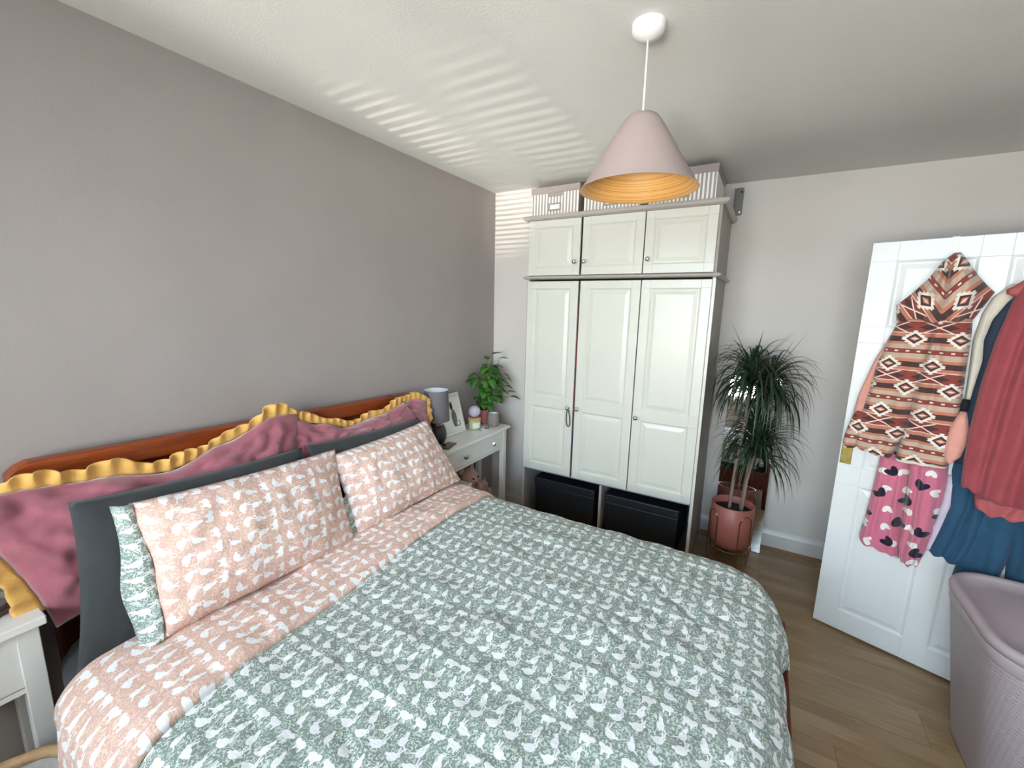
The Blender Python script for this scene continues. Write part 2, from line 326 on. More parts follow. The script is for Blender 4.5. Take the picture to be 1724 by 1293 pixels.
class Mesh:
    """collects vertices and faces in world (or local) coordinates"""
    def __init__(s): s.v = []; s.f = []; s.uv = {}
    def add(s, vs, fs, uvs=None):
        k = len(s.v); s.v += [tuple(p) for p in vs]; s.f += [tuple(i+k for i in f) for f in fs]
        if uvs:
            for i, q in enumerate(uvs): s.uv[k+i] = q
        return s
    def box(s, x0, y0, z0, x1, y1, z1):
        return s.add([(x0,y0,z0),(x1,y0,z0),(x1,y1,z0),(x0,y1,z0),(x0,y0,z1),(x1,y0,z1),(x1,y1,z1),(x0,y1,z1)],
                     [(0,3,2,1),(4,5,6,7),(0,1,5,4),(1,2,6,5),(2,3,7,6),(3,0,4,7)])
    def loops(s, rings, close_u=True, cap0=False, cap1=False, uvs=None):
        m = len(rings[0]); vs = [p for r in rings for p in r]; fs = []
        for i in range(len(rings)-1):
            for j in range(m if close_u else m-1):
                a = i*m+j; b = i*m+(j+1) % m; fs.append((a, b, b+m, a+m))
        if cap0: fs.append(tuple(range(m-1, -1, -1)))
        if cap1: fs.append(tuple((len(rings)-1)*m+j for j in range(m)))
        return s.add(vs, fs, uvs)
    def lathe(s, prof, c=(0,0,0), seg=24, cap0=False, cap1=False, sx=1, sy=1):
        rings = [[(c[0]+sx*r*math.cos(2*PI*k/seg), c[1]+sy*r*math.sin(2*PI*k/seg), c[2]+z) for k in range(seg)] for r, z in prof]
        return s.loops(rings, True, cap0, cap1)
    def tube(s, pts, r, seg=8, closed=False, caps=True):
        P = [Vector(p) for p in pts]; N = len(P); rings = []
        T0 = (P[1]-P[0]).normalized(); up = Vector((0,0,1)) if abs(T0.z) < .9 else Vector((1,0,0))
        nrm = T0.cross(up).normalized()
        for i in range(N):
            if closed: T = (P[(i+1) % N]-P[i-1]).normalized()
            else: T = (P[min(i+1, N-1)]-P[max(i-1, 0)]).normalized()
            nrm = (nrm-T*nrm.dot(T)).normalized(); b = T.cross(nrm); rr = r[i] if isinstance(r, (list, tuple)) else r
            rings.append([tuple(P[i]+rr*(math.cos(2*PI*k/seg)*nrm+math.sin(2*PI*k/seg)*b)) for k in range(seg)])
        if closed: rings.append(rings[0])
        return s.loops(rings, True, caps and not closed, caps and not closed)
    def ball(s, c, r, seg=16, rin=10, sx=1, sy=1, sz=1):
        prof = [(max(1e-4, r*math.sin(PI*k/rin)), -r*math.cos(PI*k/rin)*sz) for k in range(rin+1)]
        return s.lathe(prof, c, seg, sx=sx, sy=sy)
    def grid(s, fn, nu, nv, uvf=None, flip=False):
        vs = []; uvs = []
        for j in range(nv+1):
            for i in range(nu+1):
                vs.append(tuple(fn(i/nu, j/nv)))
                if uvf: uvs.append(uvf(i/nu, j/nv))
        fs = []
        for j in range(nv):
            for i in range(nu):
                a = j*(nu+1)+i; q = (a, a+1, a+nu+2, a+nu+1); fs.append(q[::-1] if flip else q)
        return s.add(vs, fs, uvs or None)
    def make(s, name, mat, parent=None, smooth=False, bevel=0, solid=0, local=False, fix=True):
        me = bpy.data.meshes.new(name)
        base = Vector((0,0,0))
        if parent is not None and not local:
            base = parent.location if parent.parent is None else parent.location+parent.parent.location
        me.from_pydata([tuple(Vector(p)-base) for p in s.v] if base.length else s.v, [], s.f)
        if s.uv:
            l = me.uv_layers.new(name='UVMap')
            for lp in me.loops:
                l.data[lp.index].uv = s.uv.get(lp.vertex_index, (0, 0))
        if fix:
            bm = bmesh.new(); bm.from_mesh(me); bmesh.ops.recalc_face_normals(bm, faces=bm.faces); bm.to_mesh(me); bm.free()
        if smooth:
            for p in me.polygons: p.use_smooth = True
        me.materials.append(M[mat] if isinstance(mat, str) else mat)
        o = bpy.data.objects.new(name, me); COL.objects.link(o)
        if parent is not None: o.parent = parent
        if bevel:
            b = o.modifiers.new('b', 'BEVEL'); b.width = bevel; b.segments = 2; b.limit_method = 'ANGLE'; b.angle_limit = math.radians(40)
        if solid:
            q = o.modifiers.new('s', 'SOLIDIFY'); q.thickness = solid; q.offset = 0
        return o

def struct(m, name, mat, parent=None, **kw):
    o = m.make(name, mat, parent, **kw)
    if parent is None: o['kind'] = 'structure'
    return o
def recenter(o):
    """move the origin of a single-mesh thing to its base"""
    me = o.data; xs = [v.co.copy() for v in me.vertices]
    c = Vector(((min(p.x for p in xs)+max(p.x for p in xs))/2, (min(p.y for p in xs)+max(p.y for p in xs))/2, min(p.z for p in xs)))
    me.transform(Matrix.Translation(-c)); o.location = o.location+c; return o
def copy_tree(o, parent=None):
    c = o.copy(); COL.objects.link(c); c.parent = parent
    for ch in list(o.children): copy_tree(ch, c)
    return c
def lerp(a, b, t): return a+(b-a)*t
def poly(pts, t):
    """point on a polyline by its first coordinate-free parameter 0..1 (even by index)"""
    k = t*(len(pts)-1); i = min(int(k), len(pts)-2); f = k-i
    return [lerp(p, q, f) for p, q in zip(pts[i], pts[i+1])]
def interp(xs, ys, x):
    if x <= xs[0]: return ys[0]
    for i in range(len(xs)-1):
        if x <= xs[i+1]:
            f = (x-xs[i])/(xs[i+1]-xs[i]); return lerp(ys[i], ys[i+1], f)
    return ys[-1]
def smooth(xs, ys, x):
    if x <= xs[0]: return ys[0]
    for i in range(len(xs)-1):
        if x <= xs[i+1]:
            f = (x-xs[i])/(xs[i+1]-xs[i]); f = f*f*(3-2*f); return lerp(ys[i], ys[i+1], f)
    return ys[-1]
def fbm(x, y, z=0, o=3):
    s = 0; a = 1
    for k in range(o): s += a*noise.noise(Vector((x, y, z+7.3*k))); x *= 2; y *= 2; a *= .5
    return s

# ------------------------------------------------------------------ room shell
XR, YB, YF, H = 2.93, 3.213, -1.10, 2.40
PX, PY = .345, 2.747
struct(Mesh().box(-.12, YF-.25, -.10, XR+1.1, YB+.12, -.012), 'floor', 'scotia')
fl = bpy.data.objects['floor']
struct(Mesh().box(-.12, YF-.12, H, XR+1.1, YB+.12, H+.12), 'ceiling', 'ceiling')
struct(Mesh().box(-.12, YF-.12, -.05, 0, YB+.12, H), 'wall_left', 'wall_grey')
struct(Mesh().box(0, YB, -.05, XR+.12, YB+.12, H), 'wall_back', 'wall_white')
struct(Mesh().box(0, PY, -.05, PX, YB, H), 'wall_pier', 'wall_white')
DY0, DY1, DZ = 2.30, 3.07, 1.92
m = Mesh(); m.box(XR, YF-.12, -.05, XR+.12, DY0, H); m.box(XR, DY1, -.05, XR+.12, YB, H); m.box(XR, DY0, DZ, XR+.12, DY1, H)
struct(m, 'wall_right', 'wall_white')
# hallway beyond the open doorway
m = Mesh(); m.box(XR+1.0, 1.6, -.05, XR+1.1, YB+.12, H); m.box(XR+.12, 1.5, -.05, XR+1.1, 1.6, H); m.box(XR+.12, YB+.02, -.05, XR+1.0, YB+.12, H)
struct(m, 'wall_hall', 'wall_white')
WX0, WX1, WZ0, WZ1 = .38, 2.52, .98, 2.18
m = Mesh(); m.box(0, YF-.2, -.05, WX0, YF, H); m.box(WX1, YF-.2, -.05, XR, YF, H); m.box(WX0, YF-.2, -.05, WX1, YF, WZ0); m.box(WX0, YF-.2, WZ1, WX1, YF, H)
struct(m, 'wall_front', 'wall_white')
# window with frame and panes
win = bpy.data.objects.new('window_1', None); COL.objects.link(win); win.location = (1.45, YF-.15, WZ0); win['kind'] = 'structure'
m = Mesh(); y0, y1 = YF-.17, YF-.12
for a in (WX0, 1.07, 1.76, WX1-.06): m.box(a, y0, WZ0, a+.06, y1, WZ1)
for a, b in ((WX0+.06, 1.07), (1.13, 1.76), (1.82, WX1-.06)):
    m.box(a, y0, WZ0, b, y1, WZ0+.06); m.box(a, y0, WZ1-.06, b, y1, WZ1); m.box(a, y0, 1.82, b, y1, 1.86)
m.make('window_frame', 'white_plastic', win, bevel=.003)
for a, b in ((WX0+.06, 1.07), (1.13, 1.76), (1.82, WX1-.06)):
    for c, d in ((WZ0+.06, 1.82), (1.86, WZ1-.06)): Mesh().box(a, y0+.022, c, b, y0+.028, d).make('pane', 'pane', win)
Mesh().box(WX0-.05, YF-.12, WZ0-.03, WX1+.05, YF+.06, WZ0).make('window_sill', 'skirting', win, bevel=.004)

def skirt(name, a, b, nrm):
    """skirting board from a to b on the floor, nrm = direction into the room"""
    prof = [(0, 0), (.018, 0), (.018, .105), (.013, .118), (.008, .128), (.006, .14), (0, .14)]
    rings = [[(p[0]+nrm[0]*d, p[1]+nrm[1]*d, z) for d, z in prof] for p in (a, b)]
    m = Mesh(); m.loops(rings, True, True, True); return struct(m, name, 'skirting', bevel=.001)
skirt('baseboard_back', (1.535, YB, 0), (XR, YB, 0), (0, -1))
skirt('baseboard_pier', (0.0, PY, 0), (PX, PY, 0), (0, -1))
skirt('baseboard_left', (0, YF, 0), (0, PY-.018, 0), (1, 0))
skirt('baseboard_right', (XR, YF, 0), (XR, DY0-.07, 0), (-1, 0))
skirt('baseboard_front', (.018, YF, 0), (XR-.018, YF, 0), (0, 1))
struct(Mesh().loops([[(x, YB-.018, 0), (x, YB-.036, 0), (x, YB-.034, .008), (x, YB-.028, .015), (x, YB-.018, .018)] for x in (1.54, XR)], True, True, True), 'trim_1', 'scotia')
m = Mesh(); m.box(XR-.018, DY0-.07, 0, XR, DY0, DZ+.07); m.box(XR-.018, DY1, 0, XR, DY1+.07, DZ+.07); m.box(XR-.018, DY0, DZ, XR, DY1, DZ+.07)
struct(m, 'trim_2', 'skirting', bevel=.004)

# laminate planks, one object each, children of the floor
PL, PW = 1.20, .19
pm = Mesh().box(0, 0, -.0115, PL-.0012, PW-.0012, 0).make('plank', 'plank', fl, bevel=.0008); plank_mesh = pm.data; bpy.data.objects.remove(pm)
row = 0; y = YF
while y < YB-.001:
    x = -(.37*row % 1.0)*PL
    while x < XR:
        x0 = max(0, x); x1 = min(XR, x+PL-.0012); yy1 = min(YB, y+PW-.0012)
        if x1-x0 > .03 and yy1-y > .02:
            o = bpy.data.objects.new('plank', plank_mesh); COL.objects.link(o); o.parent = fl
            o.location = (x0, y, 0); o.scale = ((x1-x0)/(PL-.0012), (yy1-y)/(PW-.0012), 1)
        x += PL
    y += PW; row += 1

# venetian blind (behind the camera, seen in the mirror; throws the stripes on the ceiling)
bl = thing('venetian_blind', 'white venetian blind hanging in the window, slats open', 'blind', (1.45, YF-.06, WZ1))
Mesh().box(WX0+.02, YF-.085, WZ1-.035, WX1-.02, YF-.045, WZ1).make('headrail', 'slat', bl, bevel=.003)
sl = Mesh(); a = math.radians(12); w = .0125
sl.loops([[(x, -w*math.cos(a), w*math.sin(a)), (x, 0, .0016), (x, w*math.cos(a), -w*math.sin(a)), (x, 0, .0010)] for x in (-(WX1-WX0)/2+.03, (WX1-WX0)/2-.03)], True, True, True)
s0 = sl.make('slat', 'slat', bl, local=True)
zz = 0.06; first = True
while zz < WZ1-WZ0-.03:
    o = s0 if first else s0.copy()
    if not first: COL.objects.link(o)
    o.parent = bl; o.location = (0, -.005, -zz); first = False; zz += .0245
for x in (.75, 1.45, 2.15): Mesh().tube([(x, YF-.066, WZ1-.03), (x, YF-.066, WZ0+.02)], .0008, 6).make('cord', 'white_plastic', bl)

# ------------------------------------------------------------------ bed
BX0, BX1, BY0, BY1 = .085, 1.945, .235, 1.735
bed = thing('bed_frame', 'red-brown stained pine double bed frame with low headboard against the grey wall', 'bed', (1.0, .98, 0))
def head_z(y): return 1.137-.030*(y-.22)
pts = []
for y in [.226, .232, .246, .27]+[.3+.1*i for i in range(15)]+[1.755, 1.782, 1.792]:
    z = head_z(y); e = min(y-.224, 1.796-y); z -= .035*max(0, 1-e/.05)**2; pts.append((y, z))
m = Mesh()
m.loops([[(.028, y, .80), (.030, y, z-.006), (.036, y, z), (.074, y, z), (.081, y, z-.006), (.081, y, z-.062), (.066, y, z-.072), (.066, y, .80)] for y, z in pts], True, True, True)
m.make('headboard', 'red_pine', bed, bevel=.002)
for y in (.27, 1.70): Mesh().box(.02, y, 0, .085, y+.065, .80).make('post', 'red_pine_dark', bed, bevel=.006)
for y in (.2265, 1.745): Mesh().box(.085, y, .18, 1.95, y+.028, .34).make('side_rail', 'red_pine_dark', bed, bevel=.004)
m = Mesh(); m.loops([[(x, .225+e, .16), (x, 1.745-e, .16), (x, 1.745-e, .44), (x, .225+e, .44)] for x, e in ((1.95, 0), (1.978, 0))], True, True, True)
m.make('footboard', 'red_pine_dark', bed, bevel=.004)
for y in (.195, 1.715): Mesh().lathe([(.022, 0), (.025, .12), (.026, .38), (.026, .425), (.018, .436), (.0, .437)], (1.957, y+.03, 0), 16, cap0=True).make('foot_post', 'red_pine_dark', bed, smooth=True)

mat_ = thing('mattress', 'mattress in a charcoal fitted sheet on the pine bed frame', 'mattress', (1.0, .98, .3))
def rbox(m, x0, y0, z0, x1, y1, z1, r, n=5, wob=0):
    prof = [(r-r*math.cos(PI/2*k/n), z0+r-r*math.sin(PI/2*(1-k/n))*1.0) for k in range(0)]
    rings = []
    zs = []
    for k in range(n+1): a = PI/2*k/n; zs.append((r*(1-math.sin(a)), z0+r*(1-math.cos(a))))
    for k in range(n+1): a = PI/2*k/n; zs.append((r*(1-math.cos(a)), z1-r*(1-math.sin(a))))
    for ins, z in zs:
        ring = []; R = max(.13, r)
        for cx, cy, a0 in ((x1-R, y1-R, 0), (x0+R, y1-R, PI/2), (x0+R, y0+R, PI), (x1-R, y0+R, 3*PI/2)):
            for k in range(5):
                a = a0+PI/2*k/4; rr = R-ins; ring.append((cx+rr*math.cos(a), cy+rr*math.sin(a), z))
        rings.append(ring)
    return m.loops(rings, True, True, True)
rbox(Mesh(), .09, .235, .30, 1.935, 1.74, .598, .05).make('fitted_sheet', 'charcoal', mat_, smooth=True)

# duvet: cloth coordinates a (along the bed, x) and b (across, y) laid over the mattress
TOPZ, RX, RY = .600, .085, .095
FX, FY0, FY1 = 1.858, .300, 1.690          # where the flat part ends
def lay(a, b, off=0.0):
    ex = max(0, a-FX); ey = (b-FY1) if b > FY1 else (b-FY0 if b < FY0 else 0)
    ax = min(a, FX); by = min(max(b, FY0), FY1)
    d = math.hypot(ex, ey)
    Rc = .15; ix = a-(FX-Rc); iy = (b-(FY1-Rc)) if b > .98 else (b-(FY0+Rc))
    if ix > 0 and ((b > .98 and iy > 0) or (b < .98 and iy < 0)):
        h = math.hypot(ix, iy); d = max(0, h-Rc)
        ax = FX-Rc+ix*min(1, Rc/h); by = ((FY1-Rc) if b > .98 else (FY0+Rc))+iy*min(1, Rc/h)
        ex, ey = ix/h*d, iy/h*d
    dm = lerp(.30, .46, abs(ey)/(abs(ex)+abs(ey)+1e-9))
    if d > .12: d2 = .12+(dm-.12)*(1-math.exp(-(d-.12)/(dm-.12))); ex *= d2/d; ey *= d2/d; d = d2
    puff = .026*fbm(a*2.1, b*2.1, 3, 3)*.5+.012*abs(fbm(a*6+b*2, b*7, 9, 2))
    edge = min(1, min(b-FY0+.1, FY1+.1-b, FX+.1-a)/.25) if True else 1
    z = TOPZ+.012+.018*max(0, edge)+puff+off
    if d < 1e-6: return Vector((ax, by, z))
    R = RY; ux, uy = ex/d, ey/d
    # blend the corner so that it falls in a soft cone
    arc = R*PI/2
    if d < arc:
        t = d/R; hx, dz = R*math.sin(t), R*(1-math.cos(t))
    else:
        hx, dz = R+.05*(d-arc)*1.0, R+(d-arc)
    fold = .012*math.sin(b*17+1.3)+.009*math.sin(b*31) if ex > abs(ey) else .012*math.sin(a*15)+.008*math.sin(a*33)
    k = min(1, dz/.14)
    hx += fold*k+off*min(1, dz/.05)
    return Vector((ax+ux*hx, by+uy*hx, z-dz-off*min(1, dz/.1)))
duvet = thing('duvet', 'double duvet in a green animal-print cover folded back to its pink side', 'duvet', (1.2, .98, .3))
def drop_foot(b): return .215+.02*math.sin(b*5)-(.03 if b < 1.45 else 0)
NA, NB = 300, 330
A0 = .60
def gfn(i, j):
    b = lerp(FY0-.36, FY1+.34, j); a1 = FX+drop_foot(b); a = lerp(A0, a1, i); return a, b
m = Mesh(); m.grid(lambda i, j: lay(*gfn(i, j)), NA, NB, lambda i, j: gfn(i, j))
m.make('green_cover', 'print_green', duvet, smooth=True, solid=.006)
# the turned-back part: pink underside on top, ending in a hem; rolls down at the head end
def pfn(i, j):
    b = lerp(FY0-.35, FY1+.30, j); hem = interp([.0, .2, .5, .9, 1.7, 2.0], [.735, .730, .705, .672, .645, .66], b)+.005*math.sin(b*9)
    a = lerp(.31, hem, i); return a, b, hem
def ppos(i, j):
    a, b, hem = pfn(i, j); p = lay(a, b, .020*min(1, (hem-a)/.01+.15))
    wr = .006*math.sin((a*70+b*9)+3*fbm(a*4, b*2))*(0.4+noise.noise(Vector((b*3, a*3, 2))))
    p.z += wr
    h = max(0, .365-a)/.055
    if h > 0: p.z -= .038*h*h
    return p
m = Mesh(); m.grid(ppos, 70, 300, lambda i, j: (pfn(i, j)[0]+.3, pfn(i, j)[1]))
m.make('turned_back_edge', 'print_pink', duvet, smooth=True, solid=.008)['label'] = 'pink animal-print underside of the duvet, folded back'

# ------------------------------------------------------------------ pillows
def pillow(name, mat, c00, c10, c11, c01, T, nrm, parent=None, nu=44, nv=30, seed=0, wr=.006, top=None, uvo=(0, 0), rows=None, power=2.4, sag=0):
    """c00 bottom-left, c10 bottom-right, c11 top-right, c01 top-left; T half thickness towards nrm"""
    c00, c10, c11, c01, nrm = map(Vector, (c00, c10, c11, c01, nrm)); nrm.normalize()
    w, h = (c10-c00).length, (c01-c00).length
    def P(u, v, side):
        uu, vv = 2*u-1, 2*v-1
        pin = .045                                         # sides draw in between the corners
        uc = .5+.5*uu*(1-pin*(1-vv*vv)); vc = .5+.5*vv*(1-pin*(1-uu*uu))
        p = (c00*(1-uc)+c10*uc)*(1-vc)+(c01*(1-uc)+c11*uc)*vc
        th = T*((max(0, 1-abs(uu)**power))**.62)*((max(0, 1-abs(vv)**power))**.62)
        e = (1-uu**8)*(1-vv**8)
        wv = wr*e*(fbm(u*w*14+seed, v*h*14, seed, 3))+wr*.7*math.sin(u*w*60+6*fbm(u*3, v*3, seed))*e*(abs(uu)**3+.15)
        p = p+nrm*(side*th+(wv if side > 0 else 0)+.004*math.sin(uu*9+seed)*(1-e))
        if top: p.z += top(u)*vv*(1 if vv > 0 else 0)
        if sag: p.z -= sag*(1-uu*uu)*max(0, vv)
        return p
    m = Mesh()
    uvf = lambda u, v: (v*h+uvo[0], u*w+uvo[1])
    m.grid(lambda u, v: P(u, v, 1), nu, nv, uvf); m.grid(lambda u, v: P(u, v, -.5), nu, nv, uvf, flip=True)
    o = m.make(name, mat, parent, smooth=True, fix=False)
    bm = bmesh.new(); bm.from_mesh(o.data); bmesh.ops.remove_doubles(bm, verts=bm.verts, dist=.0004); bmesh.ops.recalc_face_normals(bm, faces=bm.faces); bm.to_mesh(o.data); bm.free()
    return o, P

def ruffle(name, path, outs, width, parent, amp=.012, waves=26, seed=0, mat='mustard'):
    """wavy gathered frill along a 3D path; outs = outward directions at the path points"""
    path = [Vector(p) for p in path]; outs = [Vector(o).normalized() for o in outs]
    L = [0]
    for p, q in zip(path, path[1:]): L.append(L[-1]+(q-p).length)
    n = int(L[-1]*170)
    def F(i, j):
        s = i*L[-1]
        k = next(q for q in range(len(L)-1) if s <= L[q+1]+1e-9); f = (s-L[k])/(L[k+1]-L[k]); f2 = f*f*(3-2*f)
        p = path[k].lerp(path[k+1], f); o = outs[k].lerp(outs[k+1], f2).normalized(); t = (path[k+1]-path[k]).normalized()
        nn = t.cross(o).normalized()
        ph = s*waves*2*PI/1.0+1.7*math.sin(s*13+seed)
        a = amp*(.25+j)*(1+.5*math.sin(s*21+seed*2))
        wdt = width*min(1, .25+(1-i)/.05)*(1+.22*math.sin(s*37+seed)+.18*math.sin(s*11))
        return p+o*(wdt*j)+nn*(a*math.sin(ph))+t*(a*.6*math.cos(ph)*j)
    m = Mesh(); m.grid(F, n, 5); return m.make(name, mat, parent, smooth=True, solid=.003)

NX = (1, 0, .35)
# long frilled velvet cushions at the back
b1 = thing('frilled_cushion', 'pink velvet cushion with mustard frill, long, overhanging the bedside table at left', 'cushion', (.16, .6, .62))
tops = lambda u: smooth([0, .12, .3, .5, .68, .9, 1], [-.002, -.005, -.022, -.060, -.012, .045, .03], u)
_, P1 = pillow('cushion_body', 'velvet', (.205, .245, .69), (.20, 1.02, .80), (.135, 1.03, 1.095), (.125, .105, 1.085), .055, NX, b1, 90, 44, 1, .020, tops)
path = [P1(0, .15, 0), P1(0, .4, 0), P1(0, .7, 0), P1(0.0, .95, 0)]+[P1(k/14, 1, 0) for k in range(15)]
outs = [(.2, -1, 0)]*3+[(.1, -.7, .7)]+[(.12, 0, 1)]*15
ruffle('frill', path, outs, .042, b1, .007, 21, 1)
b2 = thing('frilled_cushion', 'pink velvet cushion with mustard frill, slumped in the middle, beside the bedside lamp', 'cushion', (.16, 1.4, .8))
tops2 = lambda u: smooth([0, .06, .2, .36, .6, .85, .95, 1], [.02, .025, -.02, -.062, -.035, .012, .0, -.02], u)
_, P2 = pillow('cushion_body', 'velvet', (.195, .985, .86), (.20, 1.80, .88), (.14, 1.825, 1.055), (.120, .955, 1.085), .05, NX, b2, 90, 40, 5, .020, tops2)
path = [P2(k/14, 1, 0) for k in range(15)]+[P2(1, .93, 0), P2(1, .7, 0), P2(1, .45, 0), P2(1, .2, 0)]
outs = [(.1, -.1, 1)]*14+[(.1, .6, .8)]+[(.1, 1, .3)]*4
ruffle('frill', path, outs, .036, b2, .006, 24, 3)

# charcoal pillows
def single(o, label, cat, group=None): recenter(o); return tag(o, label, cat, group)
o, _ = pillow('charcoal_pillow', 'charcoal', (.345, .235, .600), (.33, .99, .64), (.215, .985, 1.005), (.205, .305, 1.035), .075, NX, None, 44, 30, 11, .006, None, power=3)
single(o, 'charcoal pillow behind the nearer animal-print pillow, on the left', 'pillow')
o, _ = pillow('charcoal_pillow', 'charcoal', (.33, 1.02, .64), (.33, 1.70, .64), (.22, 1.665, .985), (.215, 1.00, 1.01), .07, NX, None, 44, 30, 17, .006, None, power=3)
single(o, 'charcoal pillow behind the farther animal-print pillow, under the slumped cushion', 'pillow')
# printed pillows
p1 = thing('printed_pillow', 'pink animal-print pillow with green edge, the larger one nearest the camera', 'pillow', (.42, .69, .63))
o, PP = pillow('pillow_body', 'print_pink', (.445, .395, .655), (.46, 1.035, .635), (.290, 1.085, .985), (.295, .405, 1.015), .085, (1, -.1, .42), p1, 60, 40, 23, .007, None, (.3, .1), power=2.6)
m = Mesh()
def band(i, j):
    p = PP(0, j, 0); q = Vector((.40, .345, .64)).lerp(Vector((.280, .372, 1.02)), j); r = p.lerp(q, i)
    r.x += .014*math.sin(i*PI)+.006*math.sin(j*14); r.y += .007*math.sin(j*9+1)*i; return r
m.grid(band, 8, 40, lambda i, j: (j*.42, i*.06)); m.make('pillow_flange', 'print_green', p1, smooth=True, solid=.006)['label'] = 'green animal-print flap at the open end'
p2 = thing('printed_pillow', 'pink animal-print pillow, the farther one, next to the white console table', 'pillow', (.42, 1.4, .63))
o, PP2 = pillow('pillow_body', 'print_pink', (.445, 1.055, .645), (.450, 1.745, .650), (.285, 1.655, .985), (.295, 1.045, .965), .085, (1, -.05, .42), p2, 60, 40, 31, .007, None, (.0, .33), power=2.6)
m = Mesh()
m.grid(lambda i, j: PP2(0, j*.5, 0).lerp(Vector((.43, 1.02, .63)).lerp(Vector((.37, 1.035, .80)), j), i)+Vector((.01*math.sin(i*PI), 0, 0)), 6, 16, lambda i, j: (j*.2, i*.04))
m.make('pillow_flange', 'print_green', p2, smooth=True, solid=.006)['label'] = 'green animal-print corner at the open end'

# ------------------------------------------------------------------ panelled doors
def panelled(m, x0, z0, x1, z1, yf, t, panels, d=.007):
    """front face at y=yf (towards -y), thickness t; panels = list of (x0,z0,x1,z1)"""
    xs = sorted({x0, x1, *[p[0] for p in panels], *[p[2] for p in panels]}); zs = sorted({z0, z1, *[p[1] for p in panels], *[p[3] for p in panels]})
    inside = lambda a, b, c, e: any(p[0]-1e-6 <= a and b <= p[2]+1e-6 and p[1]-1e-6 <= c and e <= p[3]+1e-6 for p in panels)
    for i in range(len(xs)-1):
        for j in range(len(zs)-1):
            if not inside(xs[i], xs[i+1], zs[j], zs[j+1]): m.box(xs[i], yf, zs[j], xs[i+1], yf+t, zs[j+1])
    for a, b, c, e in panels:
        def rect(i, y): return [(a+i, y, b+i), (c-i, y, b+i), (c-i, y, e-i), (a+i, y, e-i)]
        m.loops([rect(0, yf+t), rect(0, yf+.001), rect(.008, yf+d), rect(.014, yf+d), rect(.034, yf+.002), rect(.036, yf+.0015)], True, True, True)
    return m

# ------------------------------------------------------------------ wardrobe
wd = thing('wardrobe', 'tall off-white three-door wardrobe with top cupboards and open base', 'wardrobe', (.95, 2.9, 0))
X0, X1, Y0, Y1 = .362, 1.530, 2.606, 3.195
Mesh().box(X0, Y0, 0, X0+.016, Y1, 1.775).make('side_panel', 'taupe_trim', wd)
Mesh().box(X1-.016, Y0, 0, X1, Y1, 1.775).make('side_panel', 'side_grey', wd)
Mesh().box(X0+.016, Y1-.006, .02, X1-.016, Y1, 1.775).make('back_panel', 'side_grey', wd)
Mesh().box(X0+.016, Y0+.018, .425, X1-.016, Y1-.006, .443).make('shelf', 'side_grey', wd)
Mesh().box(X0+.016, Y0+.018, .02, X1-.016, Y1-.006, .036).make('base_board', 'side_grey', wd)
Mesh().box(.948, Y0+.004, .036, .964, Y1-.006, .425).make('divider', 'taupe_trim', wd)
Mesh().box(X0-.003, Y0-.002, .0, X0+.013, Y0, 1.77).make('edge_strip', 'taupe_trim', wd)
Mesh().box(X1-.013, Y0-.002, .0, X1+.003, Y0, 1.77).make('edge_strip', 'cream', wd)
m = Mesh(); prof = [(0, 0), (.012, 0), (.026, .006), (.030, .012), (.026, .019), (.010, .022), (0, .022)]
def cornice(z, sc, h, name):
    m = Mesh(); ov = .03*sc
    rings = []
    for d, zz in [(0, 0), (.4*ov, 0), (.85*ov, .28*h), (ov, .55*h), (.85*ov, .86*h), (.3*ov, h), (0, h)]:
        rings.append([(X0-d, Y1, z+zz), (X0-d, Y0-d, z+zz), (X1+d, Y0-d, z+zz), (X1+d, Y1, z+zz)])
    m.loops(rings, True, True, True); return m.make(name, 'taupe_trim', wd, bevel=.001)
cornice(1.775, .9, .022, 'ledge')
cornice(2.150, 1.1, .034, 'cornice')
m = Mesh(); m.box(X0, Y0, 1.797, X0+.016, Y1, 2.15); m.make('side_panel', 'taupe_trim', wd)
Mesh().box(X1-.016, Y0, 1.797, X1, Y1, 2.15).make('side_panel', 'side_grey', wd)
Mesh().box(X0+.016, Y0+.02, 1.797, X1-.016, Y1, 1.812).make('shelf', 'side_grey', wd)
Mesh().box(X0+.016, Y1-.006, 1.812, X1-.016, Y1, 2.15).make('back_panel', 'side_grey', wd)
splits = [(.372, .7385), (.7525, 1.1315), (1.1375, 1.516)]
for k, (a, b) in enumerate(splits):
    m = panelled(Mesh(), a, .447, b, 1.762, Y0-.018, .018, [(a+.052, .497, b-.052, .915), (a+.052, .985, b-.052, 1.715)])
    d = m.make('door', 'cream', wd, bevel=.0015)
    kx = (b-.03, a+.02, a+.024)[k]; kz = .932
    q = Mesh(); q.lathe([(.004, 0), (.005, .008), (.012, .013), (.0155, .021), (.013, .029), (.006, .033), (.0001, .0335)], (0, 0, 0), 14, cap0=True)
    q.v = [(kx+x, Y0-.018-z, kz+y) for x, y, z in q.v]; q.make('knob', 'chrome', d, smooth=True)
for k, (a, b) in enumerate(splits):
    m = panelled(Mesh(), a, 1.80, b, 2.147, Y0-.018, .018, [(a+.05, 1.85, b-.05, 2.10)])
    d = m.make('door', 'cream', wd, bevel=.0015)
    kx = (b-.028, a+.022, a+.026)[k]; kz = 1.879
    q = Mesh(); q.lathe([(.004, 0), (.005, .008), (.012, .013), (.0155, .021), (.013, .029), (.006, .033), (.0001, .0335)], (0, 0, 0), 14, cap0=True)
    q.v = [(kx+x, Y0-.018-z, kz+y) for x, y, z in q.v]; q.make('knob', 'chrome', d, smooth=True)

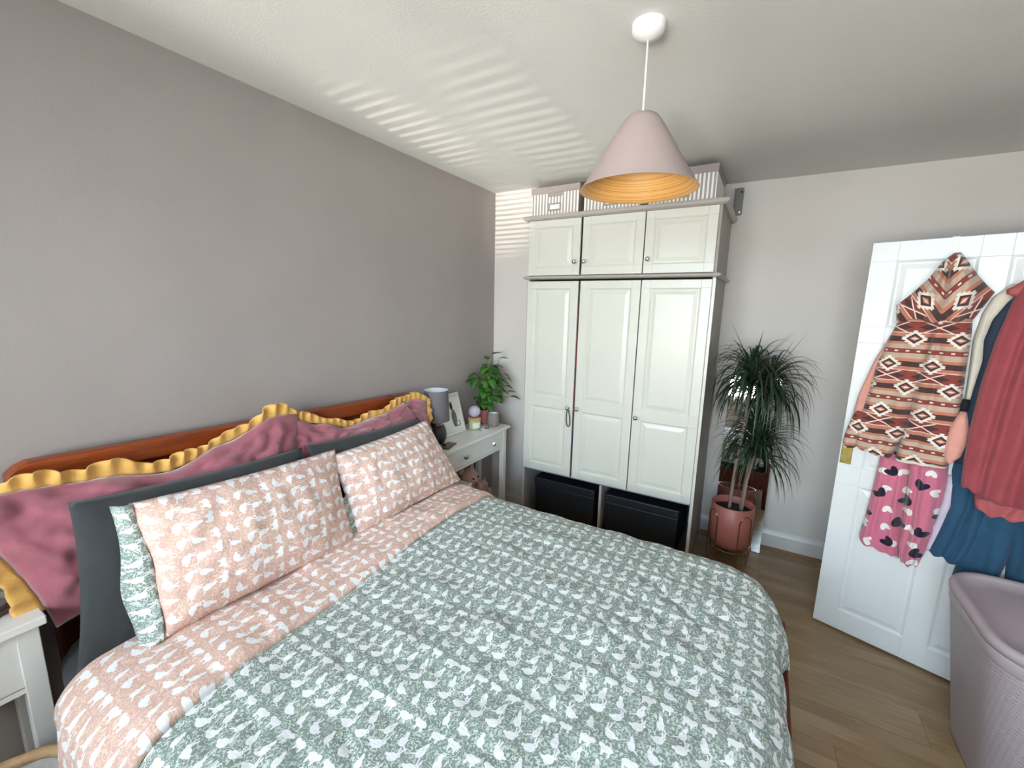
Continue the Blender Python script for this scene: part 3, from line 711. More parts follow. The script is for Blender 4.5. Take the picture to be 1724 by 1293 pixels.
# clothes glimpsed through the gap between the doors
g1 = Mesh(); g1.grid(lambda i, j: (lerp(.722, .772, i), Y0+.022+.006*math.sin(j*8), lerp(.80, 1.66, j)), 4, 10)
single(g1.make('garment', 'rose', None, solid=.01, smooth=True), 'rose-pink garment glimpsed through the gap between left and middle wardrobe doors', 'clothing')
g1 = Mesh(); g1.grid(lambda i, j: (lerp(.722, .772, i), Y0+.030+.006*math.sin(j*5), lerp(.62, .795, j)), 4, 10)
single(g1.make('garment', 'teal_blue', None, solid=.01, smooth=True), 'blue garment glimpsed low in the gap between the wardrobe doors', 'clothing')

# cord loop on the left knob
kx, kz, ky = .7085, .93, Y0-.018-.014
pts = []
for k in range(28):
    a = 2*PI*k/28; pts.append((kx+.004+.017*math.sin(a)*(.45+.55*(1-math.cos(a))/2)+.004*(1-math.cos(a)), ky-.006, kz-.055+.062*math.cos(a)-.006))
o = Mesh().tube(pts, .003, 6, closed=True).make('cord_loop', 'black_cloth', smooth=True)
single(o, 'thin dark cord loop hanging from the left wardrobe knob', 'cord')

# black storage crates in the open base
def crate(x0, x1, label):
    c = thing('storage_crate', label, 'storage box', ((x0+x1)/2, Y0+.26, .036), group=None)
    m = Mesh(); y0, y1, z0, z1 = Y0+.018, Y1-.08, .037, .372; e = .012
    m.loops([[(x0+e, y0+e, z0), (x1-e, y0+e, z0), (x1-e, y1-e, z0), (x0+e, y1-e, z0)], [(x0+.004, y0+.004, z1-.055), (x1-.004, y0+.004, z1-.055), (x1-.004, y1-.004, z1-.055), (x0+.004, y1-.004, z1-.055)]], True, True, True)
    m.make('crate_body', 'black', c, bevel=.006)
    Mesh().box(x0, y0, z1-.054, x1, y1, z1).make('lid', 'black', c, bevel=.006)
    for x in (x0+.02, x1-.02): Mesh().tube([(x, y0-.003, z1-.03), (x, y0, z1-.03)], .004, 8).make('rivet', 'chrome', c)
crate(.452, .915, 'black lidded storage crate in the left half of the wardrobe base')
crate(.985, 1.458, 'black lidded storage crate in the right half of the wardrobe base')

# striped boxes on top
def sbox(x0, x1, y0, z1, label):
    z0 = 2.1845
    c = thing('storage_box', label, 'box', ((x0+x1)/2, y0+.18, z0))
    Mesh().box(x0+.005, y0+.005, z0, x1-.005, y0+.36, z1-.004).make('box_body', 'stripes', c, bevel=.002)
    Mesh().box(x0, y0, z1-.042, x1, y0+.365, z1).make('lid', 'taupe', c, bevel=.003)
    mx = (x0+x1)/2
    m = Mesh(); m.box(mx-.05, y0-.001, z1-.066, mx+.055, y0+.004, z1-.044); m.make('handle', 'taupe', c, bevel=.003)
    h = Mesh(); hx0, hx1, hz0, hz1 = mx-.042, mx+.046, z0+.028, z0+.076
    h.box(hx0, y0-.001, hz0, hx1, y0+.004, hz0+.01); h.box(hx0, y0-.001, hz1-.01, hx1, y0+.004, hz1); h.box(hx0, y0-.001, hz0+.01, hx0+.01, y0+.004, hz1-.01); h.box(hx1-.01, y0-.001, hz0+.01, hx1, y0+.004, hz1-.01)
    h = h.make('label_holder', 'taupe', c); Mesh().box(hx0+.01, y0, hz0+.01, hx1-.01, y0+.004, hz1-.01).make('label_card', 'paper', h)
sbox(.355, .700, 2.635, 2.366, 'striped taupe and white lidded box, leftmost on the wardrobe top')
sbox(.722, 1.085, 2.640, 2.360, 'striped taupe and white lidded box, middle one, partly behind the pendant shade')
sbox(1.120, 1.490, 2.64, 2.372, 'striped taupe and white lidded box, rightmost on the wardrobe top')

# metal wall bracket
br = thing('wall_bracket', 'grey metal bracket with screw hole on the wall behind the wardrobe top', 'bracket', (1.56, YB, 2.28))
m = Mesh(); ring = []
for cx, cz, a0 in ((1.583-.012, 2.370-.012, 0), (1.535+.012, 2.370-.012, PI/2), (1.535+.012, 2.20+.012, PI), (1.583-.012, 2.20+.012, 3*PI/2)):
    for k in range(4): a = a0+PI/2*k/3; ring.append((cx+.012*math.cos(a), cz+.012*math.sin(a)))
m.loops([[(x, YB-.005, z) for x, z in ring], [(x, YB-.0005, z) for x, z in ring]], True, True, True); m.make('plate', 'bracket', br, bevel=.001)
Mesh().box(1.533, YB-.05, 2.21, 1.538, YB-.0045, 2.36).make('arm', 'bracket', br)
q = Mesh(); q.lathe([(.0001, .001), (.006, .001), (.006, 0)], (0,0,0), 12); q.v = [(1.570+x, YB-.0055-z, 2.343+y) for x, y, z in q.v]; q.make('screw_hole', 'dark', br)
q = Mesh(); q.lathe([(.0001, .006), (.006, .005), (.009, 0)], (0,0,0), 12); q.v = [(1.566+x, YB-.0055-z, 2.222+y) for x, y, z in q.v]; q.make('bolt', 'chrome', br)

# ------------------------------------------------------------------ pendant lamp
PLX, PLY = 1.411, 1.372
pd = thing('pendant_lamp', 'cone pendant lamp, dusty-pink outside and golden bamboo inside, hanging from the ceiling', 'lamp', (PLX, PLY, 2.40))
Mesh().lathe([(.047, 0), (.047, -.018), (.040, -.030), (.020, -.038), (.006, -.042), (.0001, -.0421)], (PLX, PLY, 2.40), 32).make('ceiling_rose', 'white_plastic', pd, smooth=True)
Mesh().tube([(PLX, PLY, 2.36), (PLX, PLY, 2.15)], .0028, 10).make('cable', 'white_plastic', pd, smooth=True)
out = [(.006, 2.160), (.030, 2.159), (.044, 2.154), (.056, 2.140), (.072, 2.115), (.100, 2.070), (.136, 2.008), (.160, 1.968), (.176, 1.948)]
Mesh().lathe([(r, z) for r, z in out], (PLX, PLY, 0), 64).make('lamp_shade', 'shade', pd, smooth=True)
Mesh().lathe([(.176, 1.948), (.1735, 1.9475), (.157, 1.967), (.133, 2.006), (.097, 2.068), (.069, 2.113), (.053, 2.136), (.040, 2.149), (.01, 2.152)], (PLX, PLY, 0), 64).make('shade_lining', 'bamboo', pd, smooth=True)['label'] = 'golden bamboo ring lining'
Mesh().lathe([(.006, 2.156), (.018, 2.15), (.018, 2.10), (.0001, 2.099)], (PLX, PLY, 0), 20).make('lamp_holder', 'white_plastic', pd, smooth=True)
Mesh().lathe([(.012, 2.10), (.014, 2.085), (.026, 2.060), (.030, 2.040), (.026, 2.018), (.014, 2.003), (.0001, 2.0)], (PLX, PLY, 0), 24).make('bulb', 'bulb', pd, smooth=True)

# ------------------------------------------------------------------ console table by the bed
ct = thing('console_table', 'white two-drawer console table between the bed and the far corner', 'table', (.15, 2.18, 0))
TX0, TX1, TY0, TY1, TZ = .012, .262, 1.835, 2.530, .75
Mesh().box(.004, 1.815, TZ-.018, .284, 2.548, TZ).make('table_top', 'white_furn', ct, bevel=.003)
for x in (TX0, TX1-.036):
    for y in (TY0, TY1-.036): Mesh().box(x, y, 0, x+.036, y+.036, TZ-.018).make('leg', 'white_furn', ct, bevel=.002)
Mesh().box(TX0+.036, TY0+.006, .58, TX1-.036, TY0+.02, TZ-.018).make('side_panel', 'white_furn', ct)
Mesh().box(TX0+.036, TY1-.02, .58, TX1-.036, TY1-.006, TZ-.018).make('side_panel', 'white_furn', ct)
Mesh().box(TX0+.004, TY0+.036, .58, TX0+.016, TY1-.036, TZ-.018).make('back_panel', 'white_furn', ct)
Mesh().box(TX1-.028, TY0+.036, .588, TX1-.006, TY1-.036, .603).make('rail', 'white_furn', ct, bevel=.001)
Mesh().box(TX1-.028, 2.170, .603, TX1-.002, 2.190, TZ-.018).make('divider', 'white_furn', ct, bevel=.001)
Mesh().box(TX0+.016, TY0+.02, .578, TX1-.03, TY1-.02, .588).make('bottom_board', 'white_furn', ct)
Mesh().box(TX0+.002, TY0+.006, .165, TX1-.002, TY1-.006, .185).make('lower_shelf', 'white_furn', ct, bevel=.002)
for a, b in ((TY0+.039, 2.167), (2.193, TY1-.039)):
    d = Mesh().box(TX1-.022, a, .606, TX1-.003, b, TZ-.021).make('drawer', 'white_furn', ct, bevel=.002)
    q = Mesh(); q.lathe([(.005, 0), (.006, .008), (.014, .013), (.018, .021), (.014, .030), (.007, .034), (.0001, .0345)], (0,0,0), 10, cap0=True)
    q.v = [(TX1-.003+z, (a+b)/2+x, .668+y) for x, y, z in q.v]; q.make('knob', 'chrome', d)

o = Mesh().tube([(.050, 1.60, head_z(1.6)+.003), (.083, 1.615, head_z(1.6)+.002), (.150, 1.64, 1.065), (.215, 1.65, 1.00), (.235, 1.655, .96)], .0016, 6).make('cable', 'dark', smooth=True)
single(o, 'thin dark cable draped over the headboard and slumped cushion', 'cable')
# lamp
T0 = .7505
lp = thing('table_lamp', 'grey drum-shade bedside lamp with dark rounded ceramic base', 'lamp', (.125, 1.925, T0))
c = (.125, 1.925, T0)
Mesh().lathe([(.030, 0), (.046, .006), (.060, .035), (.063, .060), (.058, .090), (.046, .118), (.040, .122)], c, 32, cap0=True).make('lamp_base', 'lamp_base', lp, smooth=True)
Mesh().lathe([(.040, .122), (.038, .150), (.036, .162), (.012, .166)], c, 32).make('neck_band', 'cork', lp, smooth=True)
Mesh().tube([(c[0], c[1], T0+.16), (c[0], c[1], T0+.24)], .008, 10).make('lamp_stem', 'chrome', lp, smooth=True)
Mesh().lathe([(.080, .150), (.072, .338)], c, 40).make('lamp_shade', 'lamp_grey', lp, smooth=True)
Mesh().lathe([(.072, .338), (.0705, .338), (.0785, .150), (.080, .150)], c, 40).make('shade_lining', 'lamp_in', lp, smooth=True)
m = Mesh()
for a in (0, 2.1, 4.2): m.tube([(c[0], c[1], T0+.24), (c[0]+.0725*math.cos(a), c[1]+.0725*math.sin(a), T0+.30)], .0015, 6)
m.make('shade_carrier', 'chrome', lp)

# phone beside the lamp
ph = thing('phone', 'dark slim phone lying on the console table below the lamp', 'phone', (.19, 1.915, T0))
def flat_box(m, c, w, d, h, ang):
    ca, sa = math.cos(ang), math.sin(ang); P = [(-w/2, -d/2), (w/2, -d/2), (w/2, d/2), (-w/2, d/2)]
    r = [(c[0]+x*ca-y*sa, c[1]+x*sa+y*ca) for x, y in P]
    return m.loops([[(x, y, c[2]) for x, y in r], [(x, y, c[2]+h) for x, y in r]], True, True, True)
flat_box(Mesh(), (.215, 1.925, T0), .062, .125, .008, .25).make('phone_body', 'notebook2', ph, bevel=.003)
flat_box(Mesh(), (.215, 1.925, T0+.008), .056, .116, .0006, .25).make('screen', 'notebook', ph)
Mesh().lathe([(.012, 0), (.012, .008), (.008, .012), (.0001, .012)], (.205, 1.90, T0+.0086), 16).make('phone_stud', 'dark', ph, smooth=True)

# picture frame leaning against the wall
pf = thing('picture_frame', 'white framed print of a black and white cat, leaning on the wall', 'picture', (.07, 2.19, T0))
FB = Vector((.096, 0, T0)); FT = Vector((.020, 0, T0+.268)); FU = (FT-FB).normalized(); FN = Vector((FU.z, 0, -FU.x))
def fp(y, s, d=0): p = FB+FU*s+FN*d; return (p.x, y, p.z)
def fbox(m, y0, s0, y1, s1, d0, d1):
    return m.add([fp(y0, s0, d0), fp(y1, s0, d0), fp(y1, s1, d0), fp(y0, s1, d0), fp(y0, s0, d1), fp(y1, s0, d1), fp(y1, s1, d1), fp(y0, s1, d1)], [(0,3,2,1),(4,5,6,7),(0,1,5,4),(1,2,6,5),(2,3,7,6),(3,0,4,7)])
fy0, fy1, fs = 2.045, 2.262, .272
m = Mesh(); fbox(m, fy0, 0, fy1, .02, -.012, .006); fbox(m, fy0, fs-.02, fy1, fs, -.012, .006); fbox(m, fy0, .02, fy0+.02, fs-.02, -.012, .006); fbox(m, fy1-.02, .02, fy1, fs-.02, -.012, .006)
m.make('frame', 'white_furn', pf, bevel=.002)
art = fbox(Mesh(), fy0+.02, .02, fy1-.02, fs-.02, -.010, -.002).make('print_sheet', 'paper', pf)
cat = Mesh()
def disc(m, cy, cs, ry, rs, n=20, d=-.0016): m.add([fp(cy+ry*math.cos(2*PI*k/n), cs+rs*math.sin(2*PI*k/n), d) for k in range(n)], [tuple(range(n))])
n_ = NT('cat_print_ink'); n_.put(n_.b.inputs['Base Color'], n_.ramp(n_.noise(n_.mapping(n_.coord(), scale=(1, 1, 2.5)), 110, 2), [(.45, lin((38, 38, 42))), (.6, lin((170, 170, 160)))])); M['cat_ink'] = n_.m
disc(cat, 2.177, .105, .026, .060); cat.make('cat_body', 'cat_ink', art)
cat = Mesh(); disc(cat, 2.167, .185, .014, .024, d=-.0014); cat.add([fp(2.154, .20, -.0014), fp(2.162, .225, -.0014), (fp(2.168, .205, -.0014))], [(0, 1, 2)]); cat.add([fp(2.168, .205, -.0014), fp(2.176, .225, -.0014), fp(2.181, .20, -.0014)], [(0, 1, 2)])
cat.make('cat_head', 'dark', art)
cat = Mesh(); cat.tube([fp(2.192, .052, -.0012), fp(2.214, .048, -.0012), fp(2.227, .062, -.0012), fp(2.222, .082, -.0012), fp(2.212, .078, -.0012)], .0035, 6)
cat.add([fp(2.160, .052, -.0012), fp(2.168, .052, -.0012), fp(2.169, .078, -.0012), fp(2.159, .078, -.0012)], [(0,1,2,3)]); cat.add([fp(2.180, .050, -.0012), fp(2.189, .050, -.0012), fp(2.189, .078, -.0012), fp(2.179, .078, -.0012)], [(0,1,2,3)])
cat.make('cat_tail', 'cat_ink', art)

# candle jar with opal ball on its lid
cj = thing('candle_jar', 'green candle jar with white label and wooden lid on the console table', 'candle', (.135, 2.335, T0)); c = (.125, 2.325, T0)
Mesh().lathe([(.030, 0), (.040, .004), (.042, .012), (.042, .060), (.040, .064)], c, 28, cap0=True, cap1=True).make('jar', 'candle_wax', cj, smooth=True, bevel=0)
Mesh().lathe([(.0435, .064), (.0435, .082), (.040, .084), (.0001, .084)], c, 28, cap0=True).make('lid', 'wood_lid', cj, bevel=.001)
m = Mesh(); m.grid(lambda i, j: (c[0]+.0428*math.cos(lerp(-1.25, .25, i)), c[1]+.0428*math.sin(lerp(-1.25, .25, i)), lerp(T0+.016, T0+.052, j)), 12, 1); m.make('paper_label', 'paper', cj, smooth=True)
o = Mesh().ball((c[0], c[1], T0+.0845+.0405), .041, 28, 20).make('glass_ball', 'glass_ball', smooth=True)
single(o, 'opal white glass ball resting on the candle lid', 'ornament')
# mug
mg = thing('cup', 'speckled taupe ceramic cup without handle, nearest the far end of the console table', 'cup', (.19, 2.46, T0)); c = (.190, 2.462, T0)
Mesh().lathe([(.036, 0), (.040, .003), (.0415, .008), (.041, .093), (.0395, .096), (.0375, .093)], c, 28, cap0=True).make('cup_body', 'mug', mg, smooth=True)
Mesh().lathe([(.0375, .0935), (.037, .02), (.0001, .018)], c, 28).make('cup_lining', 'white_plastic', mg, smooth=True)
# trinket dish
td = thing('trinket_dish', 'small white dish holding dark trinkets at the console table edge', 'dish', (.19, 2.335, T0)); c = (.205, 2.345, T0)
Mesh().lathe([(.018, 0), (.030, .004), (.042, .012), (.0405, .0125), (.028, .006), (.0001, .004)], c, 24, cap0=True, sx=.8, sy=1.1).make('dish_body', 'white_plastic', td, smooth=True)
for k, (dx, dy) in enumerate(((0, .01), (.008, .02), (-.006, .004))):
    o = Mesh().ball((c[0]+dx, c[1]+dy, T0+.0125), .006, 8, 6, sz=.8).make('trinket', 'dark', smooth=True)
    single(o, 'small dark trinket lying in the white dish', 'trinket', 'dark trinkets in the white dish')

# pothos in a pink pot
pp = thing('potted_plant', 'bushy green trailing houseplant in a small pink pot, in the corner of the console table', 'plant', (.09, 2.49, T0)); c = (.082, 2.485, T0)
Mesh().lathe([(.036, 0), (.040, .01), (.046, .10), (.048, .104), (.043, .104), (.041, .094)], c, 28, cap0=True).make('pot', 'pot_pink', pp, smooth=True)
Mesh().lathe([(.0415, .095), (.0001, .098)], c, 20).make('soil', 'soil', pp)
def heart_leaf(m, base, d, up, L, Wd, curl=.2):
    base, d, up = Vector(base), Vector(d).normalized(), Vector(up); s = d.cross(up).normalized(); n2 = s.cross(d).normalized()
    rows = [(0, .02), (.06, .55), (.2, .95), (.4, 1), (.6, .82), (.8, .48), (.93, .2), (1, .01)]
    vs = []
    for t, w in rows:
        mid = base+d*(L*t)-n2*(curl*L*t*t)
        vs += [mid-s*(Wd*w*.5)+n2*.12*Wd*w, mid, mid+s*(Wd*w*.5)+n2*.12*Wd*w]
    fs = []
    for k in range(len(rows)-1):
        a = k*3; fs += [(a, a+1, a+4, a+3), (a+1, a+2, a+5, a+4)]
    m.add(vs, fs)
rnd = random.Random(5)
def in_leaf_zone(tip): return tip.x > .012 and tip.y < PY-.01
stems = Mesh()
specs = []
for k in range(105):
    a = rnd.uniform(0, 2*PI); h = rnd.uniform(.06, .33); r = rnd.uniform(.02, .115)*(1.15-abs(h-.2)*1.2)
    if h > .27: r *= .45
    specs.append((a, h, r))
specs += [(1.2, .40, .02), (.3, .38, .075), (2.6, .36, .03), (-.6, .13, .13), (.4, .10, .15), (-1.2, .07, .12), (1.0, .12, .14)]
for a, h, r in specs:
    tip = Vector((c[0]+.03+r*math.cos(a)*1.0, c[1]+.035+r*math.sin(a)*1.15, T0+.10+h))
    tip.x = max(tip.x, .045); tip.y = min(tip.y, 2.70)
    b0 = Vector((c[0]+.015*math.cos(a), c[1]+.015*math.sin(a), T0+.094)); mid = b0.lerp(tip, .5)+Vector((0, 0, .05))
    stems.tube([tuple(b0), tuple(mid), tuple(tip)], .0016, 5)
    dd = Vector((math.cos(a)+.3, math.sin(a), rnd.uniform(-.9, .1)+(.8 if h > .33 else 0)))
    L = rnd.uniform(.058, .084)
    if not in_leaf_zone(tip+dd.normalized()*L): dd.x = abs(dd.x)*.6; dd.y = min(dd.y, .1)
    l = Mesh(); heart_leaf(l, tip, dd, (0, 0, 1) if abs(dd.normalized().z) < .9 else (1, 0, 0), L, L*.72, rnd.uniform(.05, .35)); l.make('leaf', 'leaf', pp, smooth=True, solid=.0008, fix=False)
stems.make('stems', 'stem', pp, smooth=True)['kind'] = 'stuff'

# under the table
bxo = thing('storage_tin', 'grey-white box on the lower shelf of the console table', 'box', (.13, 2.01, .185))
Mesh().box(.05, 1.895, .1855, .235, 2.135, .42).make('box_body', 'white_furn', bxo, bevel=.004)
Mesh().box(.046, 1.891, .42, .239, 2.139, .445).make('lid', 'white_furn', bxo, bevel=.003)
def plush(name, label, c, s, face):
    t = thing(name, label, 'soft toy', c)
    x, y, z = c
    Mesh().ball((x, y, z+.075*s), .075*s, 18, 12, sx=.85, sy=.9).make('body', 'plush_pink', t, smooth=True)
    h = Mesh().ball((x+.012*s, y, z+.185*s), .06*s, 18, 12, sx=.95, sy=1.05).make('head', 'plush_pink', t, smooth=True)
    for d in (-1, 1):
        Mesh().ball((x+.0*s, y+d*.048*s, z+.235*s), .022*s, 10, 8, sx=.6).make('ear', 'plush_pink', t, smooth=True)
        Mesh().ball((x+.045*s, y+d*.060*s, z+.10*s), .026*s, 10, 8, sz=1.6).make('arm', 'plush_pink', t, smooth=True)
        Mesh().ball((x+.070*s, y+d*.045*s, z+.028*s), .028*s, 10, 8, sx=1.4).make('leg', 'plush_pink', t, smooth=True)
        Mesh().ball((x+.066*s, y+d*.022*s, z+.195*s), .0055*s, 8, 6).make('eye', 'dark', h, smooth=True)
    Mesh().ball((x+.068*s, y, z+.175*s), .012*s, 8, 6, sy=1.4).make('muzzle', 'plush_pink', h, smooth=True)
plush('soft_toy', 'larger pale pink soft toy sitting on the console shelf beside the box', (.10, 2.265, .186), 1.22, 0)
plush('soft_toy', 'smaller peach soft toy at the far end of the console shelf', (.125, 2.425, .186), .62, 0)

# ------------------------------------------------------------------ bedside table at left
lt = thing('bedside_table', 'white bedside table with a drawer, cut off by the left edge of the photo', 'table', (.12, 0, 0))
Mesh().box(.012, -.16, .738, .246, .2235, .762).make('table_top', 'white_furn', lt, bevel=.003)
for x in (.02, .188):
    for y in (-.145, .168): Mesh().box(x, y, 0, x+.042, y+.042, .738).make('leg', 'white_furn', lt, bevel=.002)
Mesh().box(.062, .186, .56, .188, .202, .738).make('side_panel', 'white_furn', lt)
Mesh().box(.062, -.139, .56, .188, -.123, .738).make('side_panel', 'white_furn', lt)
Mesh().box(.028, -.103, .56, .04, .178, .738).make('back_panel', 'white_furn', lt)
Mesh().box(.204, -.103, .56, .224, .178, .575).make('rail', 'white_furn', lt)
d = Mesh().box(.206, -.100, .578, .226, .175, .734).make('drawer', 'white_furn', lt, bevel=.002)
q = Mesh(); q.lathe([(.005, 0), (.006, .008), (.014, .013), (.018, .021), (.014, .030), (.007, .034), (.0001, .0345)], (0,0,0), 10, cap0=True)
q.v = [(.226+z, .037+x, .655+y) for x, y, z in q.v]; q.make('knob', 'chrome', d)
Mesh().box(.03, -.14, .15, .222, .214, .168).make('lower_shelf', 'white_furn', lt)
for k, (w, mt, lb) in enumerate(((.115, 'notebook2', 'brown notebook at the bottom of the pile on the left bedside table'), (.105, 'notebook', 'grey notebook on top of the pile on the left bedside table'))):
    o = flat_box(Mesh(), (.125, .095+.004*k, .7625+.0135*k), w, .15, .013, .35+.1*k).make('notebook', mt, bevel=.002); single(o, lb, 'book')
# slipper on the lower shelf
o = Mesh(); o.ball((0, 0, 0), .045, 16, 10, sx=1.0, sy=2.2, sz=.9); o.v = [(.15+x, .09+y, .2095+z) for x, y, z in o.v]
o = o.make('slipper', 'fur_grey', smooth=True); single(o, 'grey fluffy slipper on the shelf of the left bedside table', 'slipper')
# basket between table and bed
bk = thing('basket', 'tan-rimmed basket standing between the left bedside table and the bed', 'basket', (.40, .035, 0))
c = (.425, .062, 0)
m = Mesh(); m.lathe([(.0001, .004), (.105, .004), (.112, .02), (.135, .25), (.140, .435)], c, 32); m.make('basket_body', 'fur_grey', bk, smooth=True, solid=.006)
m = Mesh()
m.tube([(c[0]+.143*math.cos(2*PI*k/40), c[1]+.143*math.sin(2*PI*k/40), .440+.004*math.sin(k)) for k in range(40)], .014, 8, closed=True); m.make('rim', 'tan', bk, smooth=True)
m = Mesh(); m.grid(lambda i, j: (c[0]+.118*j*math.cos(2*PI*i), c[1]+.118*j*math.sin(2*PI*i), .375+.03*fbm(math.cos(2*PI*i)*j*2.5, math.sin(2*PI*i)*j*2.5, 4)+.02*(1-j)), 40, 12)
o = m.make('folded_cloth', 'teal_cloth', smooth=True, solid=.006, fix=False); single(o, 'dark teal cloth lying inside the tan-rimmed basket', 'cloth')

# ------------------------------------------------------------------ mirror
mr = thing('mirror', 'tall narrow frameless mirror leaning on the back wall behind the palm', 'mirror', (1.772, 3.15, 0))
def mp(x, s, d): # s along the height, d towards the room
    b = Vector((x, 3.098, .002)); t = Vector((x, 3.200, 1.180)); u = (t-b); L = u.length; u.normalize(); n3 = Vector((0, -u.z, u.y)); p = b+u*(s*L)+n3*d; return tuple(p)
def mbox(x0, x1, s0, s1, d0, d1):
    return Mesh().add([mp(x0, s0, d0), mp(x1, s0, d0), mp(x1, s1, d0), mp(x0, s1, d0), mp(x0, s0, d1), mp(x1, s0, d1), mp(x1, s1, d1), mp(x0, s1, d1)], [(0,3,2,1),(4,5,6,7),(0,1,5,4),(1,2,6,5),(2,3,7,6),(3,0,4,7)])
mbox(1.626, 1.918, 0, 1, 0, .004).make('mirror_glass', 'mirror', mr)
mbox(1.627, 1.917, .001, .999, -.008, -.0005).make('backing', 'taupe_trim', mr)

# ------------------------------------------------------------------ dracaena
dp = thing('potted_palm', 'tall spiky-leaved dracaena in a dusty-pink pot on a copper wire stand', 'plant', (1.73, 2.93, 0)); c = (1.735, 2.925, 0)
pot = Mesh().lathe([(.0001, .100), (.085, .100), (.108, .108), (.119, .128), (.124, .16), (.125, .380), (.121, .384), (.117, .380), (.116, .340)], c, 48).make('pot', 'terracotta', dp, smooth=True)
Mesh().lathe([(.1165, .335), (.06, .342), (.0001, .338)], c, 32).make('soil', 'soil', dp, smooth=True)
m = Mesh()
for k in range(4):
    a = PI*.22+k*PI/2; R = .134; pts = []
    w = .30
    path = [(-w, .30), (-w, .06), (-w*.8, .012), (0, .004), (w*.8, .012), (w, .06), (w, .30), (w*.7, .335), (0, .35), (-w*.7, .335)]
    for da, z in path: pts.append((c[0]+R*math.cos(a+da), c[1]+R*math.sin(a+da), z))
    fine = []
    for i in range(len(pts)):
        p, q = Vector(pts[i]), Vector(pts[(i+1) % len(pts)]); fine += [tuple(p), tuple(p.lerp(q, .5))]
    m2 = Mesh().tube(fine, .0034, 6, closed=True); m2.make('stand_leg', 'copper', dp, smooth=True)
for k in range(8):
    a = k*PI/4; m.tube([(c[0]+.01*math.cos(a), c[1]+.01*math.sin(a), .094), (c[0]+.09*math.cos(a), c[1]+.09*math.sin(a), .090), (c[0]+.13*math.cos(a), c[1]+.13*math.sin(a), .10)], .0024, 6)
m.tube([(c[0]+.128*math.cos(2*PI*k/40), c[1]+.128*math.sin(2*PI*k/40), .098) for k in range(40)], .0026, 6, closed=True)
m.make('stand_base', 'copper', dp, smooth=True)
canes = [([(1.715, 2.93, .33), (1.722, 2.93, .6), (1.745, 2.93, .9), (1.748, 2.935, 1.19)], .010), ([(1.785, 2.915, .33), (1.795, 2.91, .55), (1.828, 2.90, .80)], .009), ([(1.775, 2.94, .33), (1.80, 2.95, .7), (1.845, 2.95, 1.15)], .008)]
for pts, r in canes:
    fine = []
    for a_, b_ in zip(pts, pts[1:]):
        for k in range(6): fine.append(tuple(Vector(a_).lerp(Vector(b_), k/6)))
    fine.append(pts[-1]); Mesh().tube(fine, [r*(1+.07*(i % 2))*(1-.25*i/len(fine)) for i in range(len(fine))], 8).make('cane', 'cane', dp, smooth=True)
rnd = random.Random(11)
def blade(base, az, el, L, w, droop, seed=0):
    m = Mesh(); p = Vector(base); d = Vector((math.cos(az)*math.cos(el), math.sin(az)*math.cos(el), math.sin(el)))
    n = 9; side = Vector((-math.sin(az), math.cos(az), 0)); st = L/n; rows = []
    for k in range(n+1):
        t = k/n; wd_ = w*(.55+.9*t)*(1-t)**.55 if t < 1 else .0004
        wd_ = max(.0005, w*min(1, .5+2*t)*(1-t**2.2))
        up = side.cross(d).normalized()
        rows += [p-side*wd_*.5-up*.12*wd_, p+up*.10*wd_, p+side*wd_*.5-up*.12*wd_]
        p = p+d*st
        if p.y > 3.09+.05*p.z: p.y = 3.09+.05*p.z
        if p.x < 1.552: p.x = 1.552
        d = (d+Vector((0, 0, -droop*(.25+t)))).normalized()
        side = Vector((-d.y, d.x, 0)).normalized() if math.hypot(d.x, d.y) > .08 else side
    fs = []
    for k in range(n):
        a = k*3; fs += [(a, a+1, a+4, a+3), (a+1, a+2, a+5, a+4)]
    m.add([tuple(q) for q in rows], fs); return m
def crown(c, nb, L, w, dr, els):
    for k in range(nb):
        az = rnd.uniform(0, 2*PI); f = k/nb
        el = lerp(els[0], els[1], f**.8)+rnd.uniform(-.12, .12)
        cz = c[2]-.09*(1-f)*0-.16*(1-f)
        l = L*rnd.uniform(.75, 1.12)*(1-.15*f)
        blade((c[0], c[1], c[2]-.13*(1-f)), az, el, l, w*rnd.uniform(.8, 1.15), dr*rnd.uniform(.7, 1.3)*(1.25-f*.75)).make('leaf', 'leaf_dark', dp, smooth=True, fix=False)
crown((1.748, 2.93, 1.245), 125, .40, .015, .80, (.1, 1.15))
crown((1.848, 2.945, 1.200), 110, .38, .015, .80, (.1, 1.1))
crown((1.828, 2.90, .835), 170, .36, .013, .62, (.1, 1.25))
for az, el, L in ((2.9, 1.15, .33), (1.2, 1.25, .27), (-.1, 1.0, .33), (.2, .95, .32), (3.3, .6, .33), (-2.2, .9, .30)):
    blade((1.75, 2.93, 1.23), az, el, L, .013, .05 if el > .8 else .14).make('leaf', 'leaf_dark', dp, smooth=True, fix=False)
for az, el, L in ((.1, 1.1, .32), (.3, 1.2, .26), (0.0, .35, .30), (-.4, .3, .26)):
    blade((1.85, 2.945, 1.20), az, el, L, .014, .04 if el > .8 else .16).make('leaf', 'leaf_dark', dp, smooth=True, fix=False)

